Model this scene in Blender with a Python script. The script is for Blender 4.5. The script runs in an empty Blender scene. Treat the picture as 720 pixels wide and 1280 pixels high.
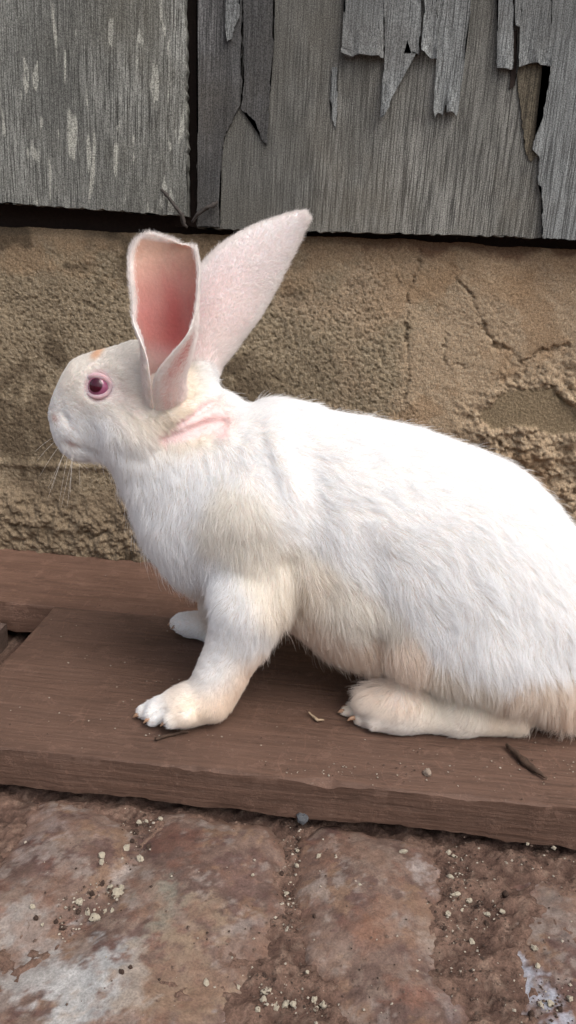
import bpy, bmesh, math, random
import numpy as np
from mathutils import Vector, Matrix, kdtree

random.seed(7)
RNG = np.random.default_rng(7)
scene = bpy.context.scene
COL = scene.collection

# ------------------------------------------------------------------ camera
PSI, THETA, RHO = (math.radians(a) for a in (3.8, 17.7, 3.64))   # yaw to the left, tilt down, roll
CAM = np.array([0.0, -0.825, 0.33])
FWD = np.array([-math.sin(PSI) * math.cos(THETA), math.cos(PSI) * math.cos(THETA), -math.sin(THETA)])
R0 = np.array([math.cos(PSI), math.sin(PSI), 0.0])
U0 = np.cross(R0, FWD)
RGT = math.cos(RHO) * R0 + math.sin(RHO) * U0
UPV = -math.sin(RHO) * R0 + math.cos(RHO) * U0
cam_data = bpy.data.cameras.new('camera')
cam_data.sensor_fit = 'VERTICAL'
cam_data.sensor_height = 36.0
cam_data.lens = 27.0
cam_data.clip_start = 0.01
cam_data.clip_end = 500.0
cam = bpy.data.objects.new('camera', cam_data)
COL.objects.link(cam)
cam.matrix_world = Matrix([[RGT[i], UPV[i], -FWD[i], CAM[i]] for i in range(3)] + [[0, 0, 0, 1]])
scene.camera = cam

# ------------------------------------------------------------------ sky, sun, exposure
SUN_EL, SUN_AZ = math.radians(58), math.radians(130)      # azimuth clockwise from +Y (the wall side)
world = bpy.data.worlds.new('World')
scene.world = world
world.use_nodes = True
wn = world.node_tree
wn.nodes.clear()
sky = wn.nodes.new('ShaderNodeTexSky')
sky.sky_type = 'NISHITA'
sky.sun_disc = False
sky.sun_elevation = SUN_EL
sky.sun_rotation = SUN_AZ
sky.air_density = 1.0
sky.dust_density = 6.0
sky.ozone_density = 0.6
hs = wn.nodes.new('ShaderNodeHueSaturation')              # overcast: little blue left in the sky
hs.inputs['Saturation'].default_value = 0.6
bg = wn.nodes.new('ShaderNodeBackground')
bg.inputs['Strength'].default_value = 0.15
wo = wn.nodes.new('ShaderNodeOutputWorld')
wn.links.new(sky.outputs[0], hs.inputs['Color'])
wn.links.new(hs.outputs[0], bg.inputs[0])
wn.links.new(bg.outputs[0], wo.inputs[0])
sun_data = bpy.data.lights.new('sun', 'SUN')
sun_data.energy = 1.1
sun_data.angle = math.radians(50)
sun_data.color = (1.0, 0.985, 0.97)
sun = bpy.data.objects.new('sun', sun_data)
COL.objects.link(sun)
sdir = Vector((math.sin(SUN_AZ) * math.cos(SUN_EL), math.cos(SUN_AZ) * math.cos(SUN_EL), math.sin(SUN_EL)))
sun.rotation_euler = sdir.to_track_quat('Z', 'Y').to_euler()
sun.location = (0.5, -2, 3)
vs = scene.view_settings
vs.view_transform = 'Standard'
vs.look = 'None'
vs.exposure = 0.42
vs.gamma = 1.0
vs.use_curve_mapping = False
cy = scene.cycles
cy.max_bounces = 8
cy.diffuse_bounces = 6
cy.use_adaptive_sampling = True
cy.adaptive_threshold = 0.025
cy.glossy_bounces = 6
cy.transmission_bounces = 10
cy.transparent_max_bounces = 8
cy.use_denoising = True
try:
    cy.denoiser = 'OPENIMAGEDENOISE'
except Exception:
    pass


# ------------------------------------------------------------------ helpers
def ray(u, v):
    """direction of sight for a point measured on the 720 x 1280 photograph"""
    return FWD + RGT * ((u - 360.0) / 960.0) - UPV * ((v - 640.0) / 960.0)


def at(u, v, Y=None, Z=None):
    """survey: the place where that line of sight meets the upright plane Y or the level plane Z"""
    d = ray(u, v)
    t = (Y - CAM[1]) / d[1] if Y is not None else (Z - CAM[2]) / d[2]
    return CAM + d * t


def scale_at(p):
    return float((np.asarray(p) - CAM) @ FWD) / 960.0


def lin(r, g, b):
    f = lambda c: (c / 255 / 12.92) if c / 255 < 0.04045 else ((c / 255 + 0.055) / 1.055) ** 2.4
    return np.array([f(r), f(g), f(b)])


def tag(o, label=None, cat=None, group=None, kind=None):
    for k, v in (('label', label), ('category', cat), ('group', group), ('kind', kind)):
        if v:
            o[k] = v
    return o


def empty(name, loc=(0, 0, 0)):
    o = bpy.data.objects.new(name, None)
    o.empty_display_size = 0.05
    o.location = loc
    COL.objects.link(o)
    return o


def mesh_obj(name, verts, faces, mat, parent=None, smooth=True, col=None):
    me = bpy.data.meshes.new(name)
    if isinstance(faces, np.ndarray):
        verts = np.asarray(verts, np.float32)
        k = faces.shape[1]
        me.vertices.add(len(verts))
        me.vertices.foreach_set('co', verts.ravel())
        me.loops.add(faces.size)
        me.loops.foreach_set('vertex_index', faces.astype(np.int32).ravel())
        me.polygons.add(len(faces))
        me.polygons.foreach_set('loop_start', np.arange(0, faces.size, k, dtype=np.int32))
        me.update(calc_edges=True)
    else:
        me.from_pydata([tuple(v) for v in verts], [], faces)
        me.update()
    me.polygons.foreach_set('use_smooth', [smooth] * len(me.polygons))
    if col is not None:
        put_color(me, col)
    me.materials.append(mat)
    o = bpy.data.objects.new(name, me)
    COL.objects.link(o)
    if parent is not None:
        o.parent = parent
        o.matrix_parent_inverse = Matrix.Translation(-Vector(parent.location))
    return o


def put_color(me, col, name='Col'):
    a = me.color_attributes.new(name, 'FLOAT_COLOR', 'POINT')
    c = np.ones((len(me.vertices), 4), np.float32)
    c[:, :3] = col
    a.data.foreach_set('color', c.ravel())


# tiling noise from filtered white noise: cheap, and free of visible repeats at the sizes used
def spectral(seed, n=512, power=1.6, kmin=4, kmax=200):
    r = np.random.default_rng(seed)
    f = np.fft.fftfreq(n) * n
    k = np.hypot(*np.meshgrid(f, f))
    amp = np.where((k >= kmin) & (k <= kmax), np.maximum(k, 1.0) ** (-power), 0)
    a = np.real(np.fft.ifft2(np.fft.fft2(r.standard_normal((n, n))) * amp))
    return (a / a.std()).astype(np.float32)


_NZ = {}


def nz(x, y, size, seed=0, power=1.6, kmin=4, kmax=200):
    """noise of unit deviation; size = metres spanned by one tile"""
    key = (seed, power, kmin, kmax)
    if key not in _NZ:
        _NZ[key] = spectral(seed + 100, 512, power, kmin, kmax)
    a = _NZ[key]
    n = a.shape[0]
    fx, fy = np.asarray(x) / size * n, np.asarray(y) / size * n
    ix, iy = np.floor(fx).astype(int), np.floor(fy).astype(int)
    tx, ty = fx - ix, fy - iy
    g = lambda i, j: a[i % n, j % n]
    return (g(ix, iy) * (1 - tx) * (1 - ty) + g(ix + 1, iy) * tx * (1 - ty)
            + g(ix, iy + 1) * (1 - tx) * ty + g(ix + 1, iy + 1) * tx * ty)


def sstep(a, b, x):
    t = np.clip((np.asarray(x, float) - a) / (b - a), 0, 1)
    return t * t * (3 - 2 * t)


def poly_sdf(px, py, poly):
    """signed distance to a polygon, negative inside"""
    poly = np.asarray(poly, float)
    d = np.full(px.shape, 1e9)
    inside = np.zeros(px.shape, bool)
    m = len(poly)
    for i in range(m):
        a, b = poly[i], poly[(i + 1) % m]
        ex, ey = b - a
        t = np.clip(((px - a[0]) * ex + (py - a[1]) * ey) / (ex * ex + ey * ey + 1e-12), 0, 1)
        d = np.minimum(d, np.hypot(px - a[0] - t * ex, py - a[1] - t * ey))
        c = ((a[1] > py) != (b[1] > py)) & (px < (b[0] - a[0]) * (py - a[1]) / (b[1] - a[1] + 1e-12) + a[0])
        inside ^= c
    return np.where(inside, -d, d)


def line_dist(px, py, pts):
    d = np.full(px.shape, 1e9)
    for a, b in zip(pts[:-1], pts[1:]):
        ex, ey = b[0] - a[0], b[1] - a[1]
        t = np.clip(((px - a[0]) * ex + (py - a[1]) * ey) / (ex * ex + ey * ey + 1e-12), 0, 1)
        d = np.minimum(d, np.hypot(px - a[0] - t * ex, py - a[1] - t * ey))
    return d


def grid_faces(nx, ny):
    i, j = np.meshgrid(np.arange(nx - 1), np.arange(ny - 1), indexing='ij')
    a = i * ny + j
    return np.stack([a, a + ny, a + ny + 1, a + 1], -1).reshape(-1, 4)


# ------------------------------------------------------------------ materials
class NT:
    def __init__(self, name):
        self.m = bpy.data.materials.new(name)
        self.m.use_nodes = True
        self.t = self.m.node_tree
        self.t.nodes.clear()
        self.out = self.n('ShaderNodeOutputMaterial')

    def n(self, typ, props=None, **inp):
        nd = self.t.nodes.new(typ)
        for k, v in (props or {}).items():
            setattr(nd, k, v)
        for k, v in inp.items():
            s = nd.inputs[int(k[1:])] if k[0] == '_' and k[1:].isdigit() else nd.inputs[k.replace('_', ' ')]
            self.set(s, v)
        return nd

    def set(self, s, v):
        if isinstance(v, bpy.types.NodeSocket):
            self.t.links.new(v, s)
        elif isinstance(v, bpy.types.Node):
            self.t.links.new(v.outputs[0], s)
        else:
            if s.type == 'RGBA' and len(v) == 3:
                v = (*v, 1)
            s.default_value = v

    def coords(self, scale=(1, 1, 1)):
        tc = self.n('ShaderNodeTexCoord')
        return self.n('ShaderNodeMapping', Vector=tc.outputs['Object'], Scale=scale)

    def noise(self, vec, scale, detail=4, rough=0.55):
        return self.n('ShaderNodeTexNoise', Vector=vec, Scale=scale, Detail=detail, Roughness=rough).outputs['Fac']

    def ramp(self, fac, stops, interp='LINEAR'):
        r = self.n('ShaderNodeValToRGB', Fac=fac)
        r.color_ramp.interpolation = interp
        e = r.color_ramp.elements
        while len(e) < len(stops):
            e.new(0.5)
        for el, (p, c) in zip(e, stops):
            el.position = p
            el.color = (c, c, c, 1) if isinstance(c, (int, float)) else (*c, 1)
        return r.outputs[0]

    def mix(self, fac, a, b, blend='MIX'):
        x = self.n('ShaderNodeMix', {'data_type': 'RGBA', 'blend_type': blend})
        self.set(x.inputs[0], fac)
        self.set(x.inputs[6], a)
        self.set(x.inputs[7], b)
        return x.outputs[2]

    def math(self, op, a, b=0.0):
        x = self.n('ShaderNodeMath', {'operation': op})
        self.set(x.inputs[0], a)
        self.set(x.inputs[1], b)
        return x.outputs[0]

    def bump(self, h, dist, strength=1.0, normal=None):
        b = self.n('ShaderNodeBump', Height=h, Distance=dist, Strength=strength)
        if normal is not None:
            self.set(b.inputs['Normal'], normal)
        return b.outputs[0]

    def done(self, color, rough=0.8, normal=None, spec=0.3, **kw):
        p = self.n('ShaderNodeBsdfPrincipled')
        self.set(p.inputs['Base Color'], color)
        self.set(p.inputs['Roughness'], rough)
        p.inputs['Specular IOR Level'].default_value = spec
        if normal is not None:
            self.set(p.inputs['Normal'], normal)
        for k, v in kw.items():
            self.set(p.inputs[k.replace('_', ' ')], v)
        self.t.links.new(p.outputs[0], self.out.inputs[0])
        return self.m


def wood_grey(name, base, dark, pale, flecks=0.0, stain=None):
    """weathered ply: grain upright (along Z)"""
    k = NT(name)
    c1 = k.coords((1, 1, 0.022))
    c2 = k.coords((1, 1, 0.14))
    c3 = k.coords((1, 1, 1))
    g1 = k.noise(c1, 1050, 4, 0.65)
    g2 = k.noise(c2, 210, 4, 0.6)
    g3 = k.noise(c2, 42, 4, 0.55)
    big = k.noise(c3, 9, 4, 0.6)
    col = k.mix(k.ramp(g3, [(0.3, 0), (0.7, 1)]), base, pale)
    col = k.mix(k.ramp(g2, [(0.34, 0.5), (0.52, 0.0)]), col, dark)
    col = k.mix(k.ramp(g1, [(0.43, 0.95), (0.52, 0.0)]), col, dark)
    band = k.noise(k.coords((1, 1, 0.04)), 26, 3, 0.5)
    col = k.mix(0.6, col, k.ramp(band, [(0.3, 0.62), (0.7, 1.25)]), 'MULTIPLY')
    if stain is not None:
        col = k.mix(k.ramp(big, [(0.46, 0), (0.68, 0.75)]), col, stain)
    dk = k.noise(k.coords((1, 1, 0.6)), 6.5, 5, 0.6)
    col = k.mix(k.ramp(dk, [(0.44, 0), (0.60, 0.65)]), col, np.asarray(base) * 0.45)
    if flecks:
        c4 = k.coords((1, 1, 0.17))
        sp0 = k.noise(c3, 600, 3, 0.7)
        for sc_, th in ((60, 0.70), (95, 0.69), (140, 0.695)):
            f = k.ramp(k.noise(c4, sc_, 2, 0.5), [(th - flecks, 0), (th + 0.03 - flecks, 1)])
            f = k.math('MULTIPLY', f, k.ramp(sp0, [(0.34, 0.15), (0.52, 0.95)]))
            col = k.mix(f, col, (0.42, 0.42, 0.37))
        f = k.math('MULTIPLY', k.ramp(k.noise(c2, 16, 3), [(0.5, 0), (0.68, 0.8)]), k.ramp(g1, [(0.45, 0), (0.6, 1)]))
        col = k.mix(f, col, (0.27, 0.28, 0.26))
    h = k.math('ADD', k.math('MULTIPLY', g1, 0.5), g2)
    n = k.bump(h, 0.0016, 0.9)
    sp = k.noise(c3, 850, 3, 0.75)
    col = k.mix(0.8, col, k.ramp(sp, [(0.36, 0.3), (0.64, 1.5)]), 'MULTIPLY')
    n = k.bump(sp, 0.0005, 0.6, n)
    return k.done(col, 0.85, n, 0.25)


def vcol_mat(name, fine=900, amt=0.35, bump_d=0.0012, rough=0.9, mid=160, spec=0.2):
    """colour from the surface survey, broken up by grain and grit"""
    k = NT(name)
    a = k.n('ShaderNodeAttribute', {'attribute_name': 'Col'})
    c = k.coords()
    n1 = k.noise(c, fine, 4, 0.65)
    n2 = k.noise(c, mid, 5, 0.6)
    col = k.mix(amt, a.outputs['Color'], k.ramp(n1, [(0.34, 0.35), (0.66, 1.25)]), 'MULTIPLY')
    col = k.mix(amt, col, k.ramp(n2, [(0.36, 0.5), (0.66, 1.15)]), 'MULTIPLY')
    b = k.bump(k.math('ADD', n2, k.math('MULTIPLY', n1, 0.5)), bump_d, 0.9)
    return k.done(col, rough, b, spec)


def plank_mat(name, tint):
    """brown dusty board, grain along X"""
    k = NT(name)
    c1 = k.coords((0.05, 1, 1))
    c3 = k.coords()
    g = k.noise(c1, 260, 4, 0.6)
    g2 = k.noise(c1, 60, 4, 0.55)
    big = k.noise(c3, 12, 4, 0.6)
    dust = k.noise(c3, 260, 5, 0.7)
    t = np.asarray(tint)
    col = k.mix(k.ramp(g, [(0.38, 0), (0.6, 1)]), t * 0.76, t * 1.12)
    col = k.mix(k.ramp(g2, [(0.35, 0.6), (0.6, 0)]), col, t * 0.72)
    col = k.mix(k.ramp(big, [(0.42, 0), (0.7, 0.55)]), col, t * np.array([1.25, 1.3, 1.35]))
    wv = k.n('ShaderNodeTexNoise', Vector=c3, Scale=16.0, Detail=1.0)
    dz_ = k.n('ShaderNodeVectorMath', {'operation': 'MULTIPLY_ADD'}, _0=wv.outputs['Color'], _1=(0.05, 0.05, 0.0), _2=c3.outputs[0])
    for rot in (0.5, -1.0, 1.35):                          # fine curved scratches
        sc = k.n('ShaderNodeMapping', Vector=dz_.outputs[0], Rotation=(0, 0, rot), Scale=(1, 0.05, 1))
        col = k.mix(k.ramp(k.noise(sc, 330, 1), [(0.70, 0), (0.73, 0.22)]), col, t * 1.9)
    col = k.mix(k.ramp(dust, [(0.6, 0), (0.8, 0.45)]), col, (0.25, 0.2, 0.16))
    mud = k.ramp(k.noise(c3, 55, 6, 0.75), [(0.54, 0), (0.62, 0.5)])          # dried mud and dark wet marks
    col = k.mix(mud, col, t * np.array([1.55, 1.6, 1.65]))
    col = k.mix(k.ramp(k.noise(k.coords((0.5, 1, 1)), 34, 5, 0.7), [(0.58, 0), (0.66, 0.55)]), col, t * 0.5)
    n = k.bump(g, 0.0014, 0.8)
    n = k.bump(dust, 0.0008, 0.6, n)
    n = k.bump(mud, 0.0006, 0.6, n)
    return k.done(col, 0.72, n, 0.3)


def plain_mat(name, c, rough=0.8, var=0.3, scale=300, spec=0.3, bump_d=0.0006, **kw):
    k = NT(name)
    cc = k.coords()
    n = k.noise(cc, scale, 4, 0.6)
    col = k.mix(k.ramp(n, [(0.3, 0), (0.7, 1)]), np.asarray(c) * (1 - var), np.asarray(c) * (1 + var * 0.6))
    return k.done(col, rough, k.bump(n, bump_d, 0.7), spec, **kw)


M_PLY_L = wood_grey('weathered_ply_pale', (0.235, 0.238, 0.218), (0.055, 0.055, 0.050), (0.36, 0.365, 0.335), 0.03, (0.135, 0.13, 0.108))
M_PLY_R = wood_grey('weathered_ply_dull', (0.205, 0.203, 0.184), (0.062, 0.060, 0.054), (0.305, 0.30, 0.272), 0.0, (0.145, 0.132, 0.106))
M_VENEER = wood_grey('peeling_veneer', (0.23, 0.242, 0.24), (0.080, 0.083, 0.082), (0.36, 0.38, 0.375), 0.0, (0.15, 0.145, 0.135))
M_VENEER_D = wood_grey('dark_veneer', (0.115, 0.115, 0.113), (0.05, 0.05, 0.05), (0.17, 0.17, 0.17), 0.0, (0.10, 0.09, 0.076))
M_BARE = wood_grey('bare_core_wood', (0.15, 0.125, 0.085), (0.06, 0.05, 0.036), (0.2, 0.175, 0.13), 0.0, (0.12, 0.1, 0.07))
M_BEAM_SLOT = plain_mat('sill_wood_and_slot_shade', (0.022, 0.014, 0.011), 0.9)
M_MUD = vcol_mat('mud_plaster', 900, 0.6, 0.0012, 0.95, 460)
M_STONE = vcol_mat('worn_red_stone', 800, 0.45, 0.0009, 0.66, 190, 0.3)
M_DIRT = vcol_mat('loose_dirt', 800, 0.5, 0.0022, 0.95, 240)
M_PLANK = plank_mat('brown_plank', (0.100, 0.057, 0.040))
M_PLANK_B = plank_mat('reddish_plank', (0.132, 0.073, 0.050))
M_BLOCK = plank_mat('grey_brown_block', (0.115, 0.078, 0.062))
M_TWIG = plain_mat('dry_twig', (0.060, 0.036, 0.024), 0.8, 0.4)
M_TWIG_G = plain_mat('grey_twig', (0.055, 0.047, 0.042), 0.8, 0.4)
M_CRUMB = plain_mat('feed_crumb', (0.40, 0.355, 0.275), 0.9, 0.35, 500)
M_CRUMB_Y = plain_mat('yellow_crumb', (0.38, 0.27, 0.06), 0.9, 0.35, 500)
M_CLOD = plain_mat('dark_clod', (0.055, 0.034, 0.025), 0.95, 0.4)
M_PEBBLE = plain_mat('bluish_pebble', (0.085, 0.09, 0.098), 0.7, 0.4)

# ------------------------------------------------------------------ ground
GZ = -0.0420


def nonuni(lo, a, b, hi, step, outer):
    """coordinates: fine between a and b, coarse outside"""
    l = a - np.cumsum(np.geomspace(step, outer, 24))
    r = b + np.cumsum(np.geomspace(step, outer, 24))
    l = np.concatenate([l[l > lo], [lo]])[::-1]
    r = np.concatenate([r[r < hi], [hi]])
    return np.concatenate([l, np.arange(a, b, step), r])


gx = nonuni(-60, -0.34, 0.30, 60, 0.0022, 9.0)
gy = nonuni(-60, -0.62, -0.33, 30, 0.0022, 9.0)
X, Y = np.meshgrid(gx, gy, indexing='ij')
rough = nz(X, Y, 0.5, 1, 1.2, 10, 240)
Zg = GZ + 0.0015 * rough + 0.0015 * nz(X, Y, 1.1, 2, 2.0, 3, 60)
Zg = np.where(np.hypot(X, Y + 0.4) > 1.2, GZ + 0.01 * nz(X, Y, 30, 3), Zg)
c1, c2, c3 = lin(116, 93, 81), lin(90, 70, 61), lin(140, 120, 106)
m = sstep(-0.6, 1.2, rough)[..., None]
m2 = sstep(0.3, 1.8, nz(X, Y, 0.3, 4, 1.0, 8, 200))[..., None]
colg = (c2 * (1 - m) + c1 * m) * (1 - m2 * 0.5) + c3 * m2 * 0.5
ground = mesh_obj('ground', np.stack([X, Y, Zg], -1).reshape(-1, 3), grid_faces(*X.shape), M_DIRT, col=colg.reshape(-1, 3))
tag(ground, kind='structure')

# paving stones bedded in the dirt: outline on the photograph, height of the top
STONES = [
    ('A', [(-80, 1095), (-10, 1078), (2, 1060), (12, 1030), (40, 1000), (85, 988), (160, 996), (250, 1006), (335, 1020), (356, 1042), (352, 1085), (350, 1130), (346, 1190), (322, 1212), (314, 1250), (312, 1400), (-80, 1400)], -0.0345),
    ('B', [(372, 1040), (400, 1018), (470, 1026), (538, 1040), (548, 1070), (560, 1110), (556, 1150), (566, 1200), (590, 1250), (604, 1300), (600, 1400), (432, 1400), (426, 1260), (410, 1212), (376, 1200), (370, 1130), (369, 1080)], -0.0345),
    ('C', [(632, 1060), (700, 1064), (800, 1070), (800, 1400), (632, 1400), (618, 1300), (640, 1240), (634, 1180), (622, 1120)], -0.0385),
]
STAINS = [  # whitewash and bare patches with shapes of their own: centre, radius, colour, strength
    (110, 1222, 62, (0.40, 0.42, 0.42), 0.85), (50, 1215, 46, (0.42, 0.41, 0.40), 0.8), (15, 1150, 44, (0.30, 0.28, 0.26), 0.75),
    (30, 1190, 40, (0.30, 0.28, 0.26), 0.6), (40, 1035, 40, (0.30, 0.25, 0.23), 0.6),
    (200, 1135, 32, (0.21, 0.21, 0.17), 0.7), (255, 1150, 34, (0.27, 0.20, 0.14), 0.75), (225, 1235, 75, (0.25, 0.18, 0.125), 0.75),
    (295, 1265, 20, (0.42, 0.42, 0.46), 0.8), (540, 1085, 22, (0.34, 0.30, 0.28), 0.8), (535, 1165, 40, (0.27, 0.21, 0.17), 0.6),
    (480, 1160, 30, (0.20, 0.10, 0.06), 0.6), (660, 1232, 34, (0.42, 0.45, 0.52), 0.9), (690, 1140, 40, (0.19, 0.165, 0.15), 0.6),
    (540, 1240, 34, (0.19, 0.085, 0.055), 0.6), (560, 1255, 20, (0.30, 0.27, 0.26), 0.5), (300, 1100, 30, (0.14, 0.085, 0.07), 0.6),
    (640, 1270, 16, (0.40, 0.40, 0.42), 0.7), (145, 1090, 14, (0.36, 0.31, 0.28), 0.7), (130, 1030, 16, (0.33, 0.26, 0.24), 0.5),
]
for q, (nm, pix, zt) in enumerate(STONES):
    poly = np.array([at(u, v, Z=zt)[:2] for u, v in pix])
    lo, hi = poly.min(0) - 0.012, poly.max(0) + 0.012
    lo[1] = max(lo[1], -0.66)
    xs, ys = np.arange(lo[0], hi[0], 0.0019), np.arange(lo[1], hi[1], 0.0019)
    X, Y = np.meshgrid(xs, ys, indexing='ij')
    wob = 0.0030 * nz(X, Y, 0.7, 10 + q, 1.7, 5, 120)
    d = poly_sdf(X, Y, poly) + wob
    dome = 0.011 * (1 - np.exp(np.minimum(d, 0) / 0.030)) - 0.0022
    Zs = zt + dome - 0.006 + 0.00035 * nz(X, Y, 0.4, 20 + q, 1.5, 6, 200) + 0.0009 * nz(X, Y, 1.2, 30 + q, 2.2, 4, 40)
    Zs -= 0.013 * sstep(-0.007, 0.014, d) ** 1.4
    for gpts, gw, gd in (([(160, 1000), (172, 1040), (165, 1075), (120, 1125), (80, 1165), (20, 1185)], 0.016, 0.0055), ([(118, 1130), (170, 1180), (240, 1232), (310, 1240)], 0.012, 0.0012), ([(376, 1195), (440, 1190), (560, 1200)], 0.014, 0.0016)):
        gl_ = np.array([at(u, v, Z=zt)[:2] for u, v in gpts])
        Zs -= gd * np.exp(-(line_dist(X, Y, gl_) / gw) ** 2)
    a1, a2, a3 = lin(114, 94, 84), lin(91, 72, 65), lin(129, 112, 101)
    w = sstep(-1.2, 1.2, nz(X, Y, 0.55, 40 + q, 1.5, 3, 120))[..., None]
    w2 = sstep(0.2, 1.6, nz(X, Y, 0.4, 50 + q, 1.3, 4, 160))[..., None]
    c = (a2 * (1 - w) + a1 * w) * (1 - 0.7 * w2) + a3 * 0.7 * w2
    for sd_, sz_, cc_, am_ in ((46, 0.45, lin(86, 64, 60), 0.7), (47, 0.38, lin(142, 114, 90), 0.4), (48, 0.30, lin(146, 136, 129), 0.5), (49, 0.5, lin(112, 76, 62), 0.4)):
        bl_ = (am_ * sstep(0.7, 1.25, nz(X, Y, sz_, sd_ + q * 7, 1.35, 4, 200)))[..., None]
        c = c * (1 - bl_) + cc_ * bl_
    for u, v, r, sc, st in STAINS:
        p0 = at(u, v, Z=zt)
        rad = r * scale_at(p0)
        dd = np.hypot(X - p0[0], (Y - p0[1]) * 0.8) / rad + 0.45 * nz(X, Y, 0.3, 60 + q, 1.3, 4, 160)
        mk = (0.8 * st * sstep(1.1, 0.35, dd))[..., None]
        c = c * (1 - mk) + np.array(sc) * mk
    ed = sstep(-0.012, 0.004, d + 0.004 * nz(X, Y, 0.25, 65 + q, 1.2, 5, 160))[..., None]   # earth trodden over the rim
    sm = sstep(0.3, 1.7, nz(X, Y, 0.5, 45 + q, 1.3, 4, 160))[..., None] * 0.55
    c = c * (1 - sm) + lin(116, 90, 76) * sm
    c = c * (1 - ed * 0.8) + lin(112, 87, 74) * ed * 0.8
    keep = d < 0.011
    ny = X.shape[1]
    F = grid_faces(*X.shape)
    kf = keep.ravel()
    F = F[kf[F].all(1)]
    used = np.unique(F)
    remap = -np.ones(kf.size, int)
    remap[used] = np.arange(len(used))
    V = np.stack([X, Y, Zs], -1).reshape(-1, 3)[used]
    mesh_obj('paving_stone', V, remap[F], M_STONE, ground, col=c.reshape(-1, 3)[used])

# ------------------------------------------------------------------ mud-plastered footing wall
WY = -0.012
ftop = 0.366
wx = nonuni(-3.0, -0.42, 0.30, 3.0, 0.0014, 0.4)
wz = np.concatenate([[-0.12, -0.06], np.arange(-0.02, ftop, 0.0014), [ftop]])
X, Z = np.meshgrid(wx, wz, indexing='ij')


def wp(u, v, Y=WY):
    p = at(u, v, Y=Y)
    return (p[0], p[2])


H = 0.0016 * nz(X, Z, 0.9, 70, 1.9, 3, 90)
pit = nz(X, Z, 0.36, 71, 0.7, 30, 130)                   # aggregate-sized pitting
grit = nz(X, Z, 0.30, 72, 0.6, 60, 240)
ridge = 1 - np.abs(nz(X, Z, 0.34, 73, 1.0, 8, 120))
lumps = np.zeros(X.shape)
# broken, cloddy stretch of the plaster low on the right
clod_reg = sstep(0.035, -0.02, poly_sdf(X, Z, [wp(590, 520), wp(650, 470), wp(740, 470), wp(760, 700), wp(660, 640), wp(600, 570)]))
for _ in range(900):
    x0, z0 = RNG.uniform(0.08, 0.36), RNG.uniform(-0.02, 0.24)
    r = RNG.uniform(0.002, 0.0075) * RNG.uniform(0.5, 1)
    i0, i1 = np.searchsorted(wx, [x0 - r, x0 + r])
    j0, j1 = np.searchsorted(wz, [z0 - r, z0 + r])
    if i1 <= i0 or j1 <= j0:
        continue
    dx, dz = X[i0:i1, j0:j1] - x0, Z[i0:i1, j0:j1] - z0
    h = np.sqrt(np.maximum(r * r - dx * dx - dz * dz * 1.4, 0)) * 0.8
    lumps[i0:i1, j0:j1] = np.maximum(lumps[i0:i1, j0:j1], h)
rough_reg = np.clip(sstep(0.03, -0.02, poly_sdf(X, Z, [wp(-60, 315), wp(60, 330), wp(180, 300), wp(300, 350), wp(400, 330), wp(500, 340), wp(508, 560), wp(420, 620), wp(-60, 600)]) + 0.012 * nz(X, Z, 0.6, 74, 1.4, 4, 60)), 0, 1)
low_reg = sstep(0.075, 0.04, Z + 0.008 * nz(X, Z, 0.5, 75)) * sstep(0.0, -0.1, X)
base_pit = 0.30 + 0.50 * np.maximum(rough_reg, clod_reg * 0.8)
H += -0.0013 * sstep(0.55, 1.15, pit) * base_pit + 0.00045 * grit * base_pit
H += 0.0005 * (ridge - 0.3) * (0.35 + 0.65 * sstep(-0.5, 1.0, nz(X, Z, 0.5, 76)))
H += clod_reg * (lumps * 0.65 + 0.0022 * nz(X, Z, 0.28, 77, 1.5, 5, 120))
H += low_reg * (0.003 + 0.0018 * nz(X, Z, 0.25, 78, 1.3, 6, 140))
H += 0.010 * sstep(0.08, -0.01, Z + 0.01 * nz(X, Z, 0.6, 79)) * sstep(0.05, -0.25, X)
# smooth trowelled patch with broken edges
patch = poly_sdf(X, Z, [wp(598, 522), wp(620, 500), wp(648, 488), wp(692, 484), wp(716, 506), wp(735, 540), wp(690, 545), wp(640, 532), wp(612, 540)]) + 0.0015 * nz(X, Z, 0.3, 80)
pm = sstep(0.001, -0.003, patch)
H = H * (1 - pm) + pm * (-0.0035 + 0.0005 * grit)
# hand-thick step in the plaster on the far right, and a ledge low on the left
ledge = np.array([wp(-40, 577), wp(60, 582), wp(130, 583)])
H += 0.003 * np.exp(-(line_dist(X, Z, ledge) / 0.0045) ** 2)
# cracks
CR = [([(527, 300), (524, 325), (516, 350), (510, 358), (508, 420), (510, 470), (504, 500)], 0.0011, 0.005),
      ([(563, 325), (570, 348), (590, 365), (600, 400), (615, 425), (640, 440), (655, 455), (672, 440), (715, 432)], 0.0011, 0.005),
      ([(560, 410), (555, 440), (557, 455)], 0.0010, 0.003),
      ([(487, 300), (492, 330), (500, 355)], 0.0009, 0.003),
      ([(596, 520), (610, 545), (640, 565), (672, 560)], 0.0013, 0.005),
      ([(690, 485), (706, 502), (722, 515)], 0.0013, 0.006),
      ([(625, 568), (650, 566), (678, 562)], 0.0011, 0.004),
      ([(92, 378), (118, 379)], 0.0018, 0.004), ([(64, 300), (72, 305)], 0.0016, 0.003),
      ([(620, 432), (628, 437)], 0.0024, 0.006), ([(0, 655), (30, 652), (60, 660)], 0.0014, 0.004),
      ([(70, 625), (78, 645)], 0.0016, 0.004), ([(100, 655), (120, 668), (140, 660)], 0.0016, 0.004), ([(575, 455), (582, 462)], 0.0016, 0.004)]
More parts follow.
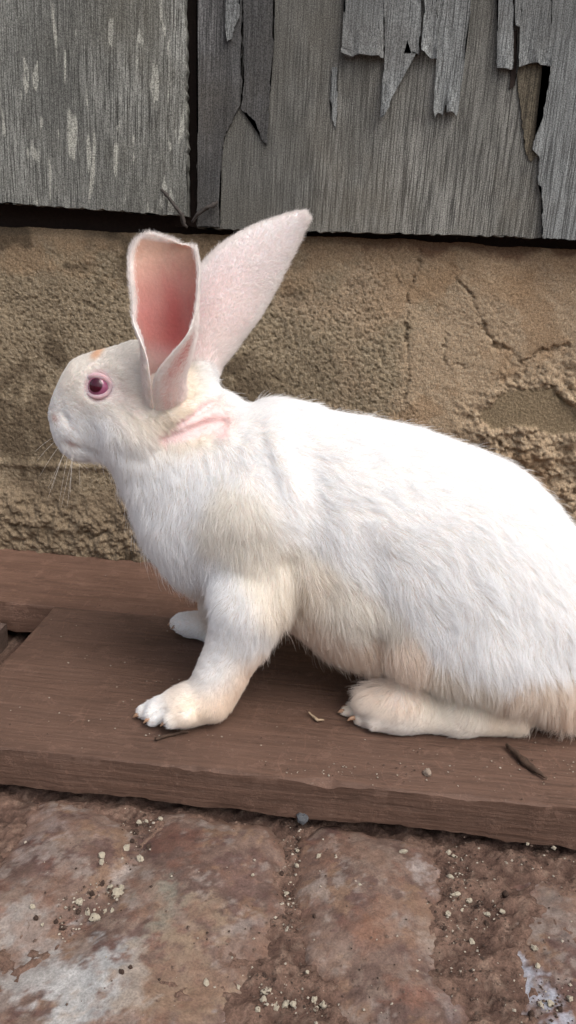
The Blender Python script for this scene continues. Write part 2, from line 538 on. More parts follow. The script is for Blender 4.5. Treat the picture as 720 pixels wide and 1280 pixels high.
for pts, wd, dp in CR:
    L = np.array([wp(*p) for p in pts])
    dd = line_dist(X + 0.0012 * nz(X, Z, 0.2, 81, 1.2, 8, 150), Z + 0.0012 * nz(X, Z, 0.2, 82, 1.2, 8, 150), L)
    H -= dp * np.exp(-(dd / wd) ** 2) * (0.65 + 0.35 * np.clip(nz(X, Z, 0.2, 83), -1, 1))
top_soft = sstep(ftop + 0.002, ftop - 0.02, Z + 0.003 * nz(X, X * 0 + 0.3, 0.6, 84))
H = H * top_soft - 0.006 * (1 - top_soft) * sstep(ftop - 0.01, ftop, Z)
cg, ct, cd, co, cl = lin(160, 144, 119), lin(178, 156, 129), lin(128, 111, 91), lin(174, 147, 116), lin(200, 187, 163)
tan = sstep(-0.06, 0.06, X + 0.05 * nz(X, Z, 0.9, 85, 1.6, 3, 40))[..., None]
c = cg * (1 - tan) + ct * tan
k1 = (0.95 * sstep(0.5, 1.0, nz(X, Z, 0.22, 86, 0.5, 24, 200)))[..., None]
c = c * (1 - k1 * 0.42) + cl * k1 * 0.42
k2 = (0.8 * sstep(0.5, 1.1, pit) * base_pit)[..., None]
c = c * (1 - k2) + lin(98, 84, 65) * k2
k3 = (sstep(0.315, 0.35, Z + 0.012 * nz(X, Z, 0.5, 87)))[..., None]
c = c * (1 - 0.6 * k3) + co * 0.6 * k3
k4 = (sstep(0.105, 0.055, Z + 0.01 * nz(X, Z, 0.4, 88)) * sstep(0.1, -0.05, X))[..., None]
c = c * (1 - 0.7 * k4) + cd * 0.7 * k4
st_ = (0.85 * sstep(0.2, 1.3, nz(X, Z, 0.7, 92, 1.5, 3, 60)) * sstep(0.0, -0.12, X))[..., None]   # damp stains on the left
c = c * (1 - st_) + lin(108, 94, 76) * st_
k5 = (0.55 * sstep(0.4, 1.5, nz(X, Z, 0.6, 89, 1.5, 4, 80)) * sstep(-0.02, 0.08, X))[..., None]
c = c * (1 - k5) + lin(162, 134, 104) * k5
k6 = pm[..., None] * 0.8
c = c * (1 - k6) + lin(138, 122, 97) * k6
k7 = (sstep(0.352, 0.362, Z + 0.003 * nz(X, Z, 0.25, 90)) * sstep(-0.1, 0.05, X))[..., None]  # reddish soil stain, with the eave's shadow painted into the same band
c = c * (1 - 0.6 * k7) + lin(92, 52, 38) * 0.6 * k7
ztop = 0.3525 + 0.010 * sstep(-0.30, 0.05, X) + 0.0006 * nz(X, X * 0 + 0.2, 0.5, 91)
Z = Z - (ftop - ztop) * sstep(0.25, ftop, Z)
V = np.stack([X, WY - H, Z], -1).reshape(-1, 3)
footing = empty('footing_wall', (0, WY, 0))
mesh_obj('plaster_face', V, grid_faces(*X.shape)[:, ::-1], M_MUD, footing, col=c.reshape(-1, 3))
tag(footing, 'rough brown mud plastered footing wall behind the white rabbit', 'wall', kind='thing')


def box(name, lo, hi, mat, parent=None, bevel=0.0):
    bm = bmesh.new()
    bmesh.ops.create_cube(bm, size=1)
    for v in bm.verts:
        v.co = Vector([lo[i] + (v.co[i] + 0.5) * (hi[i] - lo[i]) for i in range(3)])
    if bevel:
        bmesh.ops.bevel(bm, geom=bm.edges[:], offset=bevel, segments=2, affect='EDGES', profile=0.5)
    me = bpy.data.meshes.new(name)
    bm.to_mesh(me)
    bm.free()
    me.materials.append(mat)
    o = bpy.data.objects.new(name, me)
    COL.objects.link(o)
    if parent is not None:
        o.parent = parent
        o.matrix_parent_inverse = Matrix.Translation(-Vector(parent.location))
    return o


box('core', (-3, 0.012, -0.12), (3, 0.16, 0.345), M_BEAM_SLOT, footing)

# ------------------------------------------------------------------ weathered plywood wall above
PY = -0.034                                                # front of the plywood
wall = empty('plywood_wall', (0, PY, 0.37))
tag(wall, 'weathered grey plywood wall with peeling veneer above the mud footing', 'wall', kind='thing')


def jag(pts, step, amp, rng):
    """densify an outline and make it ragged"""
    out = []
    m = len(pts)
    for i in range(m):
        a, b = np.array(pts[i]), np.array(pts[(i + 1) % m])
        n = max(1, int(np.linalg.norm(b - a) / step))
        e = b - a
        nrm = np.array([-e[1], e[0]]) / (np.linalg.norm(e) + 1e-9)
        for j in range(n):
            out.append(a + e * j / n + nrm * (rng.normal(0, amp) if j else 0))
    return out


def sheet(name, pts, y_front, thick, mat, parent, curl=0.0, curl_h=0.03, step=0.003, amp=0.0004, seed=0):
    """upright sheet cut to an outline in X,Z; curl lifts its lowest edge off the wall"""
    rng = np.random.default_rng(seed)
    P = jag(pts, step, amp, rng)
    bm = bmesh.new()
    vs_ = [bm.verts.new((p[0], y_front, p[1])) for p in P]
    f = bm.faces.new(vs_)
    res = bmesh.ops.triangulate(bm, faces=[f])
    zmin = min(p[1] for p in P)
    zmax = max(p[1] for p in P)
    if zmax - zmin > 0.02:                                 # rows across, so that the sheet can bend
        for zc in np.arange(zmin + 0.006, min(zmax, zmin + 0.09), 0.006):
            bmesh.ops.bisect_plane(bm, geom=bm.verts[:] + bm.edges[:] + bm.faces[:], plane_co=(0, 0, zc), plane_no=(0, 0, 1))
    r = bmesh.ops.extrude_face_region(bm, geom=bm.faces[:])
    back = [v for v in r['geom'] if isinstance(v, bmesh.types.BMVert)]
    for v in back:
        v.co.y += thick
    if curl:
        for v in bm.verts:
            t = max(0.0, 1 - (v.co.z - zmin) / curl_h)
            v.co.y -= curl * t * t * (0.7 + 0.6 * math.sin(v.co.x * 400 + seed))
    bmesh.ops.recalc_face_normals(bm, faces=bm.faces[:])
    me = bpy.data.meshes.new(name)
    bm.to_mesh(me)
    bm.free()
    me.materials.append(mat)
    o = bpy.data.objects.new(name, me)
    COL.objects.link(o)
    o.parent = parent
    o.matrix_parent_inverse = Matrix.Translation(-Vector(parent.location))
    return o


def W(u, v):
    p = at(u, v, Y=PY)
    return (p[0], p[2])


TOP = 2.3
sx_, _ = W(240, 150)
bl, br = W(0, 253), W(236, 271)
rl, rr = W(246, 285), W(720, 298)
slope_l = (br[1] - bl[1]) / (br[0] - bl[0])
box('sill_beam', (-3, 0.0, 0.345), (3, 0.10, 0.46), M_BEAM_SLOT, wall)
sheet('plywood_panel', [(-1.25, bl[1] + slope_l * (-1.25 - bl[0])), (bl[0], bl[1]), br, (W(232, 0)[0], W(232, 0)[1]), (W(240, -40)[0] - 0.0025, TOP), (-1.25, TOP)][::1],
      PY - 0.004, 0.012, M_PLY_L, wall, 0, amp=0.0006, step=0.004, seed=3)
sheet('plywood_panel', [rl, (rr[0], rr[1]), (1.25, rr[1] + 0.02), (1.25, TOP), (W(246, 0)[0], TOP)],
      PY + 0.001, 0.014, M_PLY_R, wall, 0, amp=0.0006, step=0.004, seed=4)
sheet('batten', [(sx_ - 0.02, 0.362), (sx_ + 0.02, 0.362), (sx_ + 0.02, TOP), (sx_ - 0.02, TOP)], PY + 0.017, 0.01, M_BEAM_SLOT, wall, seed=5)


def flake(pix, y, th, mat, curl, ch, seed, bottom_extra=None):
    sheet('veneer_flake', [W(*p) for p in pix], PY - y, th, mat, wall, curl, ch, 0.0022, 0.00045, seed)


UP = -260
flake([(247, UP), (247, 284), (275, 284), (274, 250), (276, 215), (280, 172), (291, 150), (300, 133), (303, 105), (301, 60), (303, 22), (298, UP)], 0.0016, 0.0024, M_VENEER_D, 0.0, 0.03, 11)
flake([(282, UP), (283, 40), (285, 54), (291, 50), (293, 36), (300, 24), (303, UP)], 0.0040, 0.0016, M_VENEER, 0.002, 0.03, 12)
flake([(304, UP), (304, 30), (305, 104), (301, 136), (318, 150), (328, 175), (334, 182), (337, 120), (342, 60), (345, UP)], 0.0008, 0.0016, M_VENEER_D, 0.0, 0.03, 13)
flake([(430, UP), (431, 30), (427, 68), (433, 72), (438, 74), (446, 68), (453, 71), (459, 67), (466, 72), (473, 71), (479, 74), (480, UP)], 0.0036, 0.0016, M_VENEER, 0.0035, 0.035, 14)
flake([(480.5, UP), (480, 74), (478, 110), (475, 140), (474, 149), (480, 146), (484, 138), (489, 124), (497, 98), (505, 76), (509, 52), (511, 70), (517, 66), (523, 70), (526, 30), (527, UP)], 0.0040, 0.0018, M_VENEER, 0.0035, 0.05, 15)
flake([(530, UP), (530, 30), (526, 66), (531, 70), (536, 74), (545, 77), (546, UP)], 0.0050, 0.0018, M_VENEER, 0.006, 0.035, 16)
flake([(546.5, UP), (545, 77), (543, 110), (541, 140), (543, 149), (549, 139), (553, 147), (556, 128), (558, 142), (565, 141), (570, 146), (575, 112), (582, 60), (587, 20), (590, UP)], 0.0034, 0.0018, M_VENEER, 0.0035, 0.05, 17)
flake([(622, UP), (621, 60), (620, 86), (630, 87), (640, 88), (641, 38), (643, UP)], 0.0036, 0.0017, M_VENEER, 0.002, 0.03, 18)
flake([(644, UP), (643, 33), (648, 36), (650, 30), (655, UP)], 0.0048, 0.0014, M_VENEER, 0.002, 0.02, 19)
flake([(656, UP), (651, 40), (647, 86), (655, 83), (664, 80), (674, 83), (687, 85), (688, 60), (690, UP)], 0.0038, 0.0017, M_VENEER, 0.003, 0.035, 20)
flake([(690.5, UP), (687, 86), (684, 112), (680, 132), (677, 150), (670, 163), (666, 178), (665, 188), (669, 192), (673, 196), (672, 214), (672, 231), (676, 234), (677, 262), (678, 298), (1100, 316), (1100, UP)], 0.0036, 0.0020, M_VENEER, 0.0, 0.03, 21)
flake([(646, 92), (650, 74), (694, 74), (692, 120), (686, 150), (678, 165), (674, 188), (664, 202), (657, 190), (653, 160), (650, 130)], 0.0006, 0.0012, M_BARE, 0.0, 0.03, 22)
flake([(640, 40), (646, 38), (645, 86), (643, 108), (637, 112), (638, 90)], 0.0007, 0.0010, M_BEAM_SLOT, 0.0, 0.03, 23)  # no flake: near-black sheet standing in for the shade inside a slot
flake([(415, 84), (421, 84), (422, 120), (420, 162), (415, 150), (413, 120)], 0.0002, 0.0008, M_VENEER, 0.0, 0.03, 24)


def tube(name, pts, rad, mat, parent=None, nseg=7, rough=0.25, seed=0):
    rng = np.random.default_rng(seed)
    P = np.array(pts, float)
    t = np.linspace(0, len(P) - 1, (len(P) - 1) * 4 + 1)
    Q = np.stack([np.interp(t, np.arange(len(P)), P[:, i]) for i in range(3)], 1)
    Rr = np.interp(t, np.arange(len(P)), rad)
    verts, faces = [], []
    for i, q in enumerate(Q):
        tg = Q[min(i + 1, len(Q) - 1)] - Q[max(i - 1, 0)]
        tg /= np.linalg.norm(tg) + 1e-12
        a = np.cross(tg, [0.13, 0.2, 0.97])
        a /= np.linalg.norm(a) + 1e-9
        b = np.cross(tg, a)
        for j in range(nseg):
            an = 2 * math.pi * j / nseg
            verts.append(q + (a * math.cos(an) + b * math.sin(an)) * Rr[i] * (1 + rng.normal(0, rough)))
    n = len(Q)
    for i in range(n - 1):
        for j in range(nseg):
            faces.append((i * nseg + j, i * nseg + (j + 1) % nseg, (i + 1) * nseg + (j + 1) % nseg, (i + 1) * nseg + j))
    faces.append(tuple(range(nseg))[::-1])
    faces.append(tuple((n - 1) * nseg + j for j in range(nseg)))
    return mesh_obj(name, verts, faces, mat, parent)


def on_wall(u, v, d):
    return at(u, v, Y=PY - d)


tag(tube('twig', [on_wall(202, 237, 0.006), on_wall(208, 243, 0.008), on_wall(218, 257, 0.009), on_wall(227, 268, 0.008), on_wall(230, 281, 0.006), on_wall(234, 284, 0.003)],
         [0.0014, 0.0017, 0.0020, 0.0021, 0.0020, 0.0012], M_TWIG_G, seed=1), 'bent brown twig left of the plywood seam above the dark gap', 'twig')
tag(tube('twig', [on_wall(272, 252, 0.0045), on_wall(266, 257, 0.007), on_wall(256, 261, 0.008), on_wall(247, 268, 0.008), on_wall(240, 278, 0.006)],
         [0.0014, 0.0021, 0.0019, 0.0018, 0.0013], M_TWIG_G, seed=2), 'short brown twig right of the plywood seam pointing down to the left', 'twig')

# ------------------------------------------------------------------ planks
def plank(name, x0, x1, y0, y1, z0, z1, mat, seed, chips=()):
    """board with a slightly wavy top and knocked edges; a closed loop of stations swept along X"""
    xs = np.arange(x0, x1 + 1e-6, 0.003) if x1 - x0 < 1.2 else np.concatenate([np.arange(x0, -0.45, 0.03), np.arange(-0.45, 0.36, 0.003), np.arange(0.36, x1, 0.03)])
    ys = np.linspace(y0 + 0.0010, y1 - 0.0004, 26)
    loop = [(y0, z0, 0), (y0 - 0.0004, z0 + (z1 - z0) * 0.33, 0), (y0 + 0.0002, z0 + (z1 - z0) * 0.66, 0), (y0, z1 - 0.0010, 1)]
    loop += [(y, z1, 2 if i == 0 else 3) for i, y in enumerate(ys)]
    loop += [(y1, z1 - 0.0004, 0), (y1, z0, 0)]
    n, mlen = len(xs), len(loop)
    V = np.zeros((n, mlen, 3))
    for j, (y, z, kd) in enumerate(loop):
        V[:, j, 0] = xs
        V[:, j, 1] = y
        V[:, j, 2] = z
        if kd == 3:
            V[:, j, 2] += 0.0004 * nz(xs, xs * 0 + y * 6, 0.5, seed, 1.6, 3, 60)
        if j <= 3:
            V[:, j, 1] += 0.0005 * nz(xs, xs * 0 + z * 3, 0.5, seed + 1, 1.3, 4, 120)
        if j == 0:
            V[:, j, 2] += 0.0010 * nz(xs, xs * 0 + 0.1, 0.6, seed + 2, 1.5, 3, 90)
        if kd in (1, 2):
            chip = np.clip(nz(xs, xs * 0 + 0.7, 0.45, seed + 3, 1.2, 5, 110) - 0.5, 0, 2.5)
            for cx, cw, cd_ in chips:
                chip = chip + cd_ * np.exp(-((xs - cx) / cw) ** 2)
            if kd == 1:
                V[:, j, 2] -= 0.0012 * chip
            else:
                V[:, j, 1] += 0.0016 * chip
                V[:, j, 2] -= 0.0002
    F = grid_faces(n, mlen)
    i = np.arange(n - 1) * mlen
    close = np.stack([i + mlen - 1, i + mlen + mlen - 1, i + mlen, i], -1)
    F = np.concatenate([F, close])
    o = mesh_obj(name, V.reshape(-1, 3), F, mat)
    me = o.data
    bm = bmesh.new()
    bm.from_mesh(me)
    bm.verts.ensure_lookup_table()
    bm.faces.new([bm.verts[j] for j in range(mlen)])
    bm.faces.new([bm.verts[(n - 1) * mlen + j] for j in range(mlen)][::-1])
    bmesh.ops.recalc_face_normals(bm, faces=bm.faces[:])
    bm.to_mesh(me)
    bm.free()
    me.set_sharp_from_angle(angle=math.radians(28))
    return o


pf = plank('wooden_plank', -0.266, 0.62, -0.384, -0.1584, -0.030, 0.0, M_PLANK, 200,
           [(0.006, 0.012, 2.4), (0.03, 0.008, 1.6), (-0.06, 0.010, 1.0), (0.10, 0.012, 1.2)])
tag(pf, 'wide brown front plank that the white rabbit stands on', 'plank')
pb = plank('wooden_plank', -1.6, 0.62, -0.1582, -0.010, -0.031, -0.0002, M_PLANK_B, 210)
tag(pb, 'reddish brown back plank along the foot of the mud wall', 'plank')
blk = plank('wooden_block', -0.60, -0.3120, -0.240, -0.1665, -0.050, -0.019, M_BLOCK, 220)
tag(blk, 'grey brown wooden block down in the dark gap at the left edge', 'block')
bl2 = plank('wooden_block', -0.60, -0.3080, -0.42, -0.252, -0.052, -0.028, M_BLOCK, 230)
tag(bl2, 'short wooden block in front of another in the dark gap, cut by the left edge', 'block')

# ------------------------------------------------------------------ white rabbit
# Body: many tapered rounds melted into one skin.  Each entry: survey point (u, v) at depth Y and its radius (photo px).
MY = -0.255


def S(u, v, Y, r):
    p = at(u, v, Y=Y)
    return p, r * scale_at(p)


PR = []                                                    # (a, ra, b, rb, squash in Y, blend)


def bone(*nodes, sq=1.0, k=0.018):
    q = [S(*n) for n in nodes]
    if len(q) == 1:
        q = q * 2
    for (a, ra), (b, rb) in zip(q[:-1], q[1:]):
        PR.append((a, ra, b, rb, sq, k))


# trunk
bone((300, 630, MY, 92), (375, 642, MY, 118), (470, 676, MY, 134), (562, 710, MY, 133), (690, 796, MY, 106), sq=0.80, k=0.03)
bone((266, 640, MY, 88), (330, 640, MY, 106), sq=0.78, k=0.03)
bone((218, 606, MY, 50), (296, 700, MY, 54), sq=0.80, k=0.025)
bone((345, 560, MY, 54), sq=0.9, k=0.02)                   # withers
bone((455, 752, MY, 64), (560, 782, MY, 80), sq=0.9, k=0.03)   # belly
# neck and head
bone((190, 560, MY, 50), (255, 575, MY, 62), sq=0.85, k=0.025)
bone((272, 512, MY, 22), (250, 545, MY, 40), sq=0.9, k=0.016)
bone((176, 486, MY, 58), (126, 500, MY, 49), (101, 517, MY, 33), sq=0.74, k=0.02)
bone((152, 534, MY, 42), (112, 546, MY, 25), sq=0.80, k=0.016)
bone((92, 536, MY - 0.008, 19), sq=0.8, k=0.014)           # whisker pads
bone((92, 536, MY + 0.008, 19), sq=0.8, k=0.014)
bone((74, 516, MY, 9), k=0.008)                            # nose
bone((100, 545, MY, 22), sq=0.85, k=0.012)
bone((172, 540, MY - 0.020, 34), sq=0.8, k=0.02)           # cheeks
bone((172, 540, MY + 0.020, 34), sq=0.8, k=0.02)
bone((222, 518, MY - 0.010, 36), (212, 500, -0.260, 18), k=0.014)                  # ear roots
bone((246, 505, MY + 0.012, 30), (252, 462, -0.241, 16), k=0.012)
# near fore leg
NF = -0.312
bone((330, 650, -0.298, 64), (340, 708, -0.303, 40), sq=0.8, k=0.025)
bone((350, 722, -0.302, 26), (313, 756, NF, 35), (298, 798, NF, 29.5), (275, 846, -0.320, 23.5), (262, 872, -0.325, 22), k=0.018)
bone((264, 874, -0.325, 23), (230, 882, -0.330, 20), (198, 888, -0.333, 15), sq=1.25, k=0.010)
bone((308, 682, -0.286, 46), (312, 732, -0.300, 31), sq=0.85, k=0.024)
# far fore leg
bone((285, 690, -0.215, 50), (280, 750, -0.200, 26), (268, 782, -0.195, 18), k=0.016)
bone((268, 783, -0.195, 15), (238, 782, -0.195, 13.5), sq=1.3, k=0.008)
# near haunch and hind foot
bone((590, 748, -0.288, 102), (650, 785, -0.286, 90), sq=0.66, k=0.022)
bone((524, 800, -0.302, 44), (600, 806, -0.302, 62), sq=0.8, k=0.02)
bone((705, 856, -0.280, 46), (650, 836, -0.292, 44), k=0.02)
bone((642, 899, -0.299, 18.5), (575, 894, -0.304, 22), (500, 883, -0.305, 29), (468, 884, -0.304, 26), sq=1.05, k=0.010)
# far haunch and hind foot
bone((600, 740, -0.222, 96), (660, 790, -0.222, 96), sq=0.62, k=0.03)


def toe(u0, v0, Y0, r0, u1, v1, Y1, r1, k=0.003):
    bone((u0, v0, Y0, r0), (u1, v1, Y1, r1), k=k)


toe(206, 885, -0.3205, 11, 188, 884, -0.319, 8.8)          # near fore paw
toe(206, 889, -0.3300, 11.5, 180, 890, -0.3300, 9.2)
toe(214, 893, -0.3395, 11.5, 189, 897, -0.3405, 9.2)
toe(232, 895, -0.3480, 10.5, 212, 901, -0.3495, 8.4)
toe(245, 780, -0.201, 10, 226, 783, -0.202, 8)             # far fore paw
toe(245, 778, -0.194, 10, 221, 779, -0.194, 8.5)
toe(245, 775, -0.187, 10, 226, 774, -0.187, 8)
toe(472, 879, -0.2890, 17, 440, 884, -0.2865, 8.5)         # near hind foot
toe(470, 885, -0.2995, 17, 434, 889, -0.2990, 9)
toe(478, 892, -0.3100, 16, 447, 897, -0.3110, 9)
toe(494, 898, -0.3185, 13, 468, 905, -0.3205, 8)
for (a, ra, b, rb, sq, k) in list(PR):                     # the far hind foot mirrors the near one
    if a[2] < 0.045 and a[0] > 0.0 and a[1] < -0.27 and ra < 0.02:
        f_ = lambda p: np.array([p[0] + 0.012, 2 * MY - p[1] + 0.004, p[2]])
        PR.append((f_(a), ra, f_(b), rb, sq, k))
bone((770, 800, MY, 30), (790, 790, MY, 22), k=0.015)      # tail

HV = 0.0021
lo = np.array([-0.262, -0.372, -0.004])
hi = np.array([0.30, -0.135, 0.285])
dims = np.ceil((hi - lo) / HV).astype(int)
D = np.full(dims, 0.5, np.float32)
AX = [lo[i] + HV * np.arange(dims[i]) for i in range(3)]


def field_local(a, ra, b, rb, sq, P):
    ab = b - a
    L = float(ab @ ab)
    t = 0 if L < 1e-10 else np.clip(((P[0] - a[0]) * ab[0] + (P[1] - a[1]) * ab[1] + (P[2] - a[2]) * ab[2]) / L, 0, 1)
    dx = P[0] - a[0] - t * ab[0]
    dy = (P[1] - a[1] - t * ab[1]) / sq
    dz = P[2] - a[2] - t * ab[2]
    return np.sqrt(dx * dx + dy * dy + dz * dz) - (ra + (rb - ra) * t)


for a, ra, b, rb, sq, k in PR:
    rr_ = max(ra, rb) * max(1.0, sq) + k + 0.012
    sl, P = [], []
    for i in range(3):
        i0 = int(max(0, (min(a[i], b[i]) - rr_ - lo[i]) / HV))
        i1 = int(min(dims[i], (max(a[i], b[i]) + rr_ - lo[i]) / HV + 2))
        sl.append(slice(i0, i1))
    if any(s.stop <= s.start for s in sl):
        continue
    P = [AX[0][sl[0]][:, None, None], AX[1][sl[1]][None, :, None], AX[2][sl[2]][None, None, :]]
    d = field_local(a, ra, b, rb, sq, P)
    cur = D[tuple(sl)]
    h = np.clip(k - np.abs(cur - d), 0, None) / k
    D[tuple(sl)] = np.minimum(cur, d) - h * h * k * 0.25


def cut(pts, Y, r, depth, off=0.0):
    """press a groove (depth > 0) or raise a fold (depth < 0) along a surveyed line on the near side"""
    global D
    Q = [at(u, v, Y=Y) for u, v in pts]
    Q = np.array(Q)
    mn, mx = Q.min(0) - 3 * r - 0.03, Q.max(0) + 3 * r + 0.03
    sl = tuple(slice(int(max(0, (mn[i] - lo[i]) / HV)), int(min(dims[i], (mx[i] - lo[i]) / HV))) for i in range(3))
    PX, PZ = np.meshgrid(AX[0][sl[0]], AX[2][sl[2]], indexing='ij')
    dd = line_dist(PX, PZ, Q[:, [0, 2]])
    w = depth * np.exp(-(dd / r) ** 2)
    near = (AX[1][sl[1]] < MY)[None, :, None]
    D[sl] += (w[:, None, :] * near).astype(np.float32)


NK = -0.292
cut([(198, 548), (225, 543), (250, 536), (275, 536)], NK, 0.0035, 0.004)
cut([(205, 536), (228, 530), (248, 518), (262, 508)], NK, 0.0030, 0.0035)
cut([(222, 540), (248, 527), (262, 520)], NK, 0.0026, -0.002)
cut([(215, 500), (236, 506)], NK, 0.0028, 0.0015)
cut([(190, 490), (208, 504), (230, 505)], NK, 0.0026, 0.0022)
cut([(145, 560), (175, 572), (200, 560)], NK, 0.006, 0.003)           # jaw line over the dewlap
cut([(292, 562), (300, 572), (318, 574)], -0.31, 0.006, 0.003)
cut([(362, 700), (372, 735), (372, 768)], -0.32, 0.008, 0.006)        # crease behind the elbow
cut([(478, 800), (484, 835), (492, 850)], -0.32, 0.008, 0.006)        # groin
HD = -0.285
cut([(70, 519), (76, 524), (80, 531)], HD, 0.0020, 0.0028)             # nostril
cut([(74, 556), (88, 562), (104, 566), (118, 566)], HD, 0.0026, 0.0035)  # mouth
cut([(100, 470), (110, 458), (130, 456), (146, 466)], HD, 0.0045, -0.0022)   # brow
cut([(138, 503), (122, 508), (106, 502)], HD, 0.0040, -0.0014)
cut([(84, 500), (104, 520), (112, 545)], HD, 0.0070, 0.0008)           # hollow before the cheek
cut([(146, 490), (168, 496), (190, 500)], HD, 0.0024, 0.0018)
cut([(146, 508), (160, 517), (174, 528)], HD, 0.0024, 0.0018)
cut([(152, 500), (166, 505), (182, 512)], HD, 0.0020, 0.0012)
cut([(282, 556), (300, 566), (318, 570)], -0.31, 0.008, -0.0045)       # loose folds over the shoulder
cut([(338, 556), (356, 588), (372, 622)], -0.32, 0.008, -0.0045)
cut([(322, 566), (340, 592), (356, 622)], -0.32, 0.007, 0.0022)
cut([(384, 590), (392, 640), (388, 690)], -0.325, 0.012, 0.0045)       # behind the shoulder blade
cut([(470, 700), (474, 750), (480, 795)], -0.325, 0.014, 0.0045)       # before the haunch
cut([(500, 660), (560, 650), (620, 668)], -0.325, 0.020, -0.003)
cut([(424, 886), (440, 884), (456, 878)], -0.30, 0.0015, 0.004)        # clefts between the toes
cut([(440, 900), (450, 894), (464, 884)], -0.31, 0.0015, 0.004)
cut([(212, 880), (198, 886), (184, 895)], -0.335, 0.0014, 0.003)
cut([(228, 885), (214, 892), (200, 903)], -0.340, 0.0014, 0.003)
D = np.maximum(D, (0.0008 - AX[2])[None, None, :].astype(np.float32))


def surface_nets(D, lo, h):
    neg = D < 0
    nx, ny, nz_ = D.shape
    acc = np.zeros((nx - 1, ny - 1, nz_ - 1, 3), np.float32)
    cnt = np.zeros((nx - 1, ny - 1, nz_ - 1), np.int8)
    corner = [(i, j, k) for i in (0, 1) for j in (0, 1) for k in (0, 1)]
    sub = lambda A, c: A[c[0]:nx - 1 + c[0], c[1]:ny - 1 + c[1], c[2]:nz_ - 1 + c[2]]
    for ci, c in enumerate(corner):
        for ax in range(3):
            if c[ax]:
                continue
            e = list(c)
            e[ax] = 1
            n0, n1 = sub(neg, c), sub(neg, e)
            m_ = n0 != n1
            d0, d1 = sub(D, c)[m_], sub(D, e)[m_]
            t = d0 / (d0 - d1)
            p = np.tile(np.array(c, np.float32), (len(t), 1))
            p[:, ax] += t
            acc[m_] += p
            cnt[m_] += 1
    act = cnt > 0
    idx = -np.ones(act.shape, np.int64)
    idx[act] = np.arange(act.sum())
    base = np.argwhere(act).astype(np.float32)
    V = lo + h * (base + acc[act] / cnt[act][:, None])
    Fs = []
    for ax in range(3):
        b_, c_ = [(1, 2), (2, 0), (0, 1)][ax]
        s0 = [slice(1, -1)] * 3
        s0[ax] = slice(0, -1)
        s1 = list(s0)
        s1[ax] = slice(1, None)
        n0, n1 = neg[tuple(s0)], neg[tuple(s1)]
        m_ = n0 != n1
        q = np.argwhere(m_)
        flip = n0[m_]
        g = q.copy()
        for o_ in range(3):
            if o_ != ax:
                g[:, o_] += 1
        quad = []
        for (db, dc) in ((-1, -1), (0, -1), (0, 0), (-1, 0)):
            w = g.copy()
            w[:, b_] += db
            w[:, c_] += dc
            quad.append(idx[w[:, 0], w[:, 1], w[:, 2]])
        quad = np.stack(quad, 1)
        quad[~flip] = quad[~flip][:, ::-1]
        Fs.append(quad)
    return V, np.concatenate(Fs)


BV, BF = surface_nets(D, lo, HV)


def smooth_mesh(V, F, it, lam=0.5):
    e = np.concatenate([F[:, [0, 1]], F[:, [1, 2]], F[:, [2, 3]], F[:, [3, 0]]])
    e = np.concatenate([e, e[:, ::-1]])
    n = np.bincount(e[:, 0], minlength=len(V))[:, None]
    for _ in range(it):
        s = np.stack([np.bincount(e[:, 0], V[e[:, 1], i], len(V)) for i in range(3)], 1)
        V = V + lam * (s / n - V)
    return V


BV = smooth_mesh(BV, BF, 2)


def normals(V, F):
    n = np.cross(V[F[:, 2]] - V[F[:, 0]], V[F[:, 3]] - V[F[:, 1]])
    N_ = np.zeros_like(V)
    for i in range(4):
        for c_ in range(3):
            N_[:, c_] += np.bincount(F[:, i], n[:, c_], len(V))
    return N_ / (np.linalg.norm(N_, axis=1, keepdims=True) + 1e-12)


BN = normals(BV, BF)


def hit(u, v):
    """where the line of sight first meets the body"""
    d = ray(u, v)
    d = d / np.linalg.norm(d)
    for t in np.arange(0.30, 1.0, 0.0008):
        p = CAM + d * t
        g = ((p - lo) / HV).astype(int)
        if (g >= 0).all() and (g < dims - 1).all() and D[tuple(g)] < 0:
            return p
    return None


# ---- coat survey: anchors on the flank view, blended over the body
def blend(Pxz, anchors, sig):
    """anchors: (u, v, value...) -> smoothly blended values at points (x, z)"""
    A = np.array([np.r_[at(a[0], a[1], Y=-0.285)[[0, 2]], a[2:]] for a in anchors], float)
    d2 = ((Pxz[:, None, :] - A[None, :, :2]) ** 2).sum(-1)
    d2 -= d2.min(1, keepdims=True)
    w = np.exp(-d2 / (2 * sig * sig))
    w /= w.sum(1, keepdims=True)
    return w @ A[:, 2:]


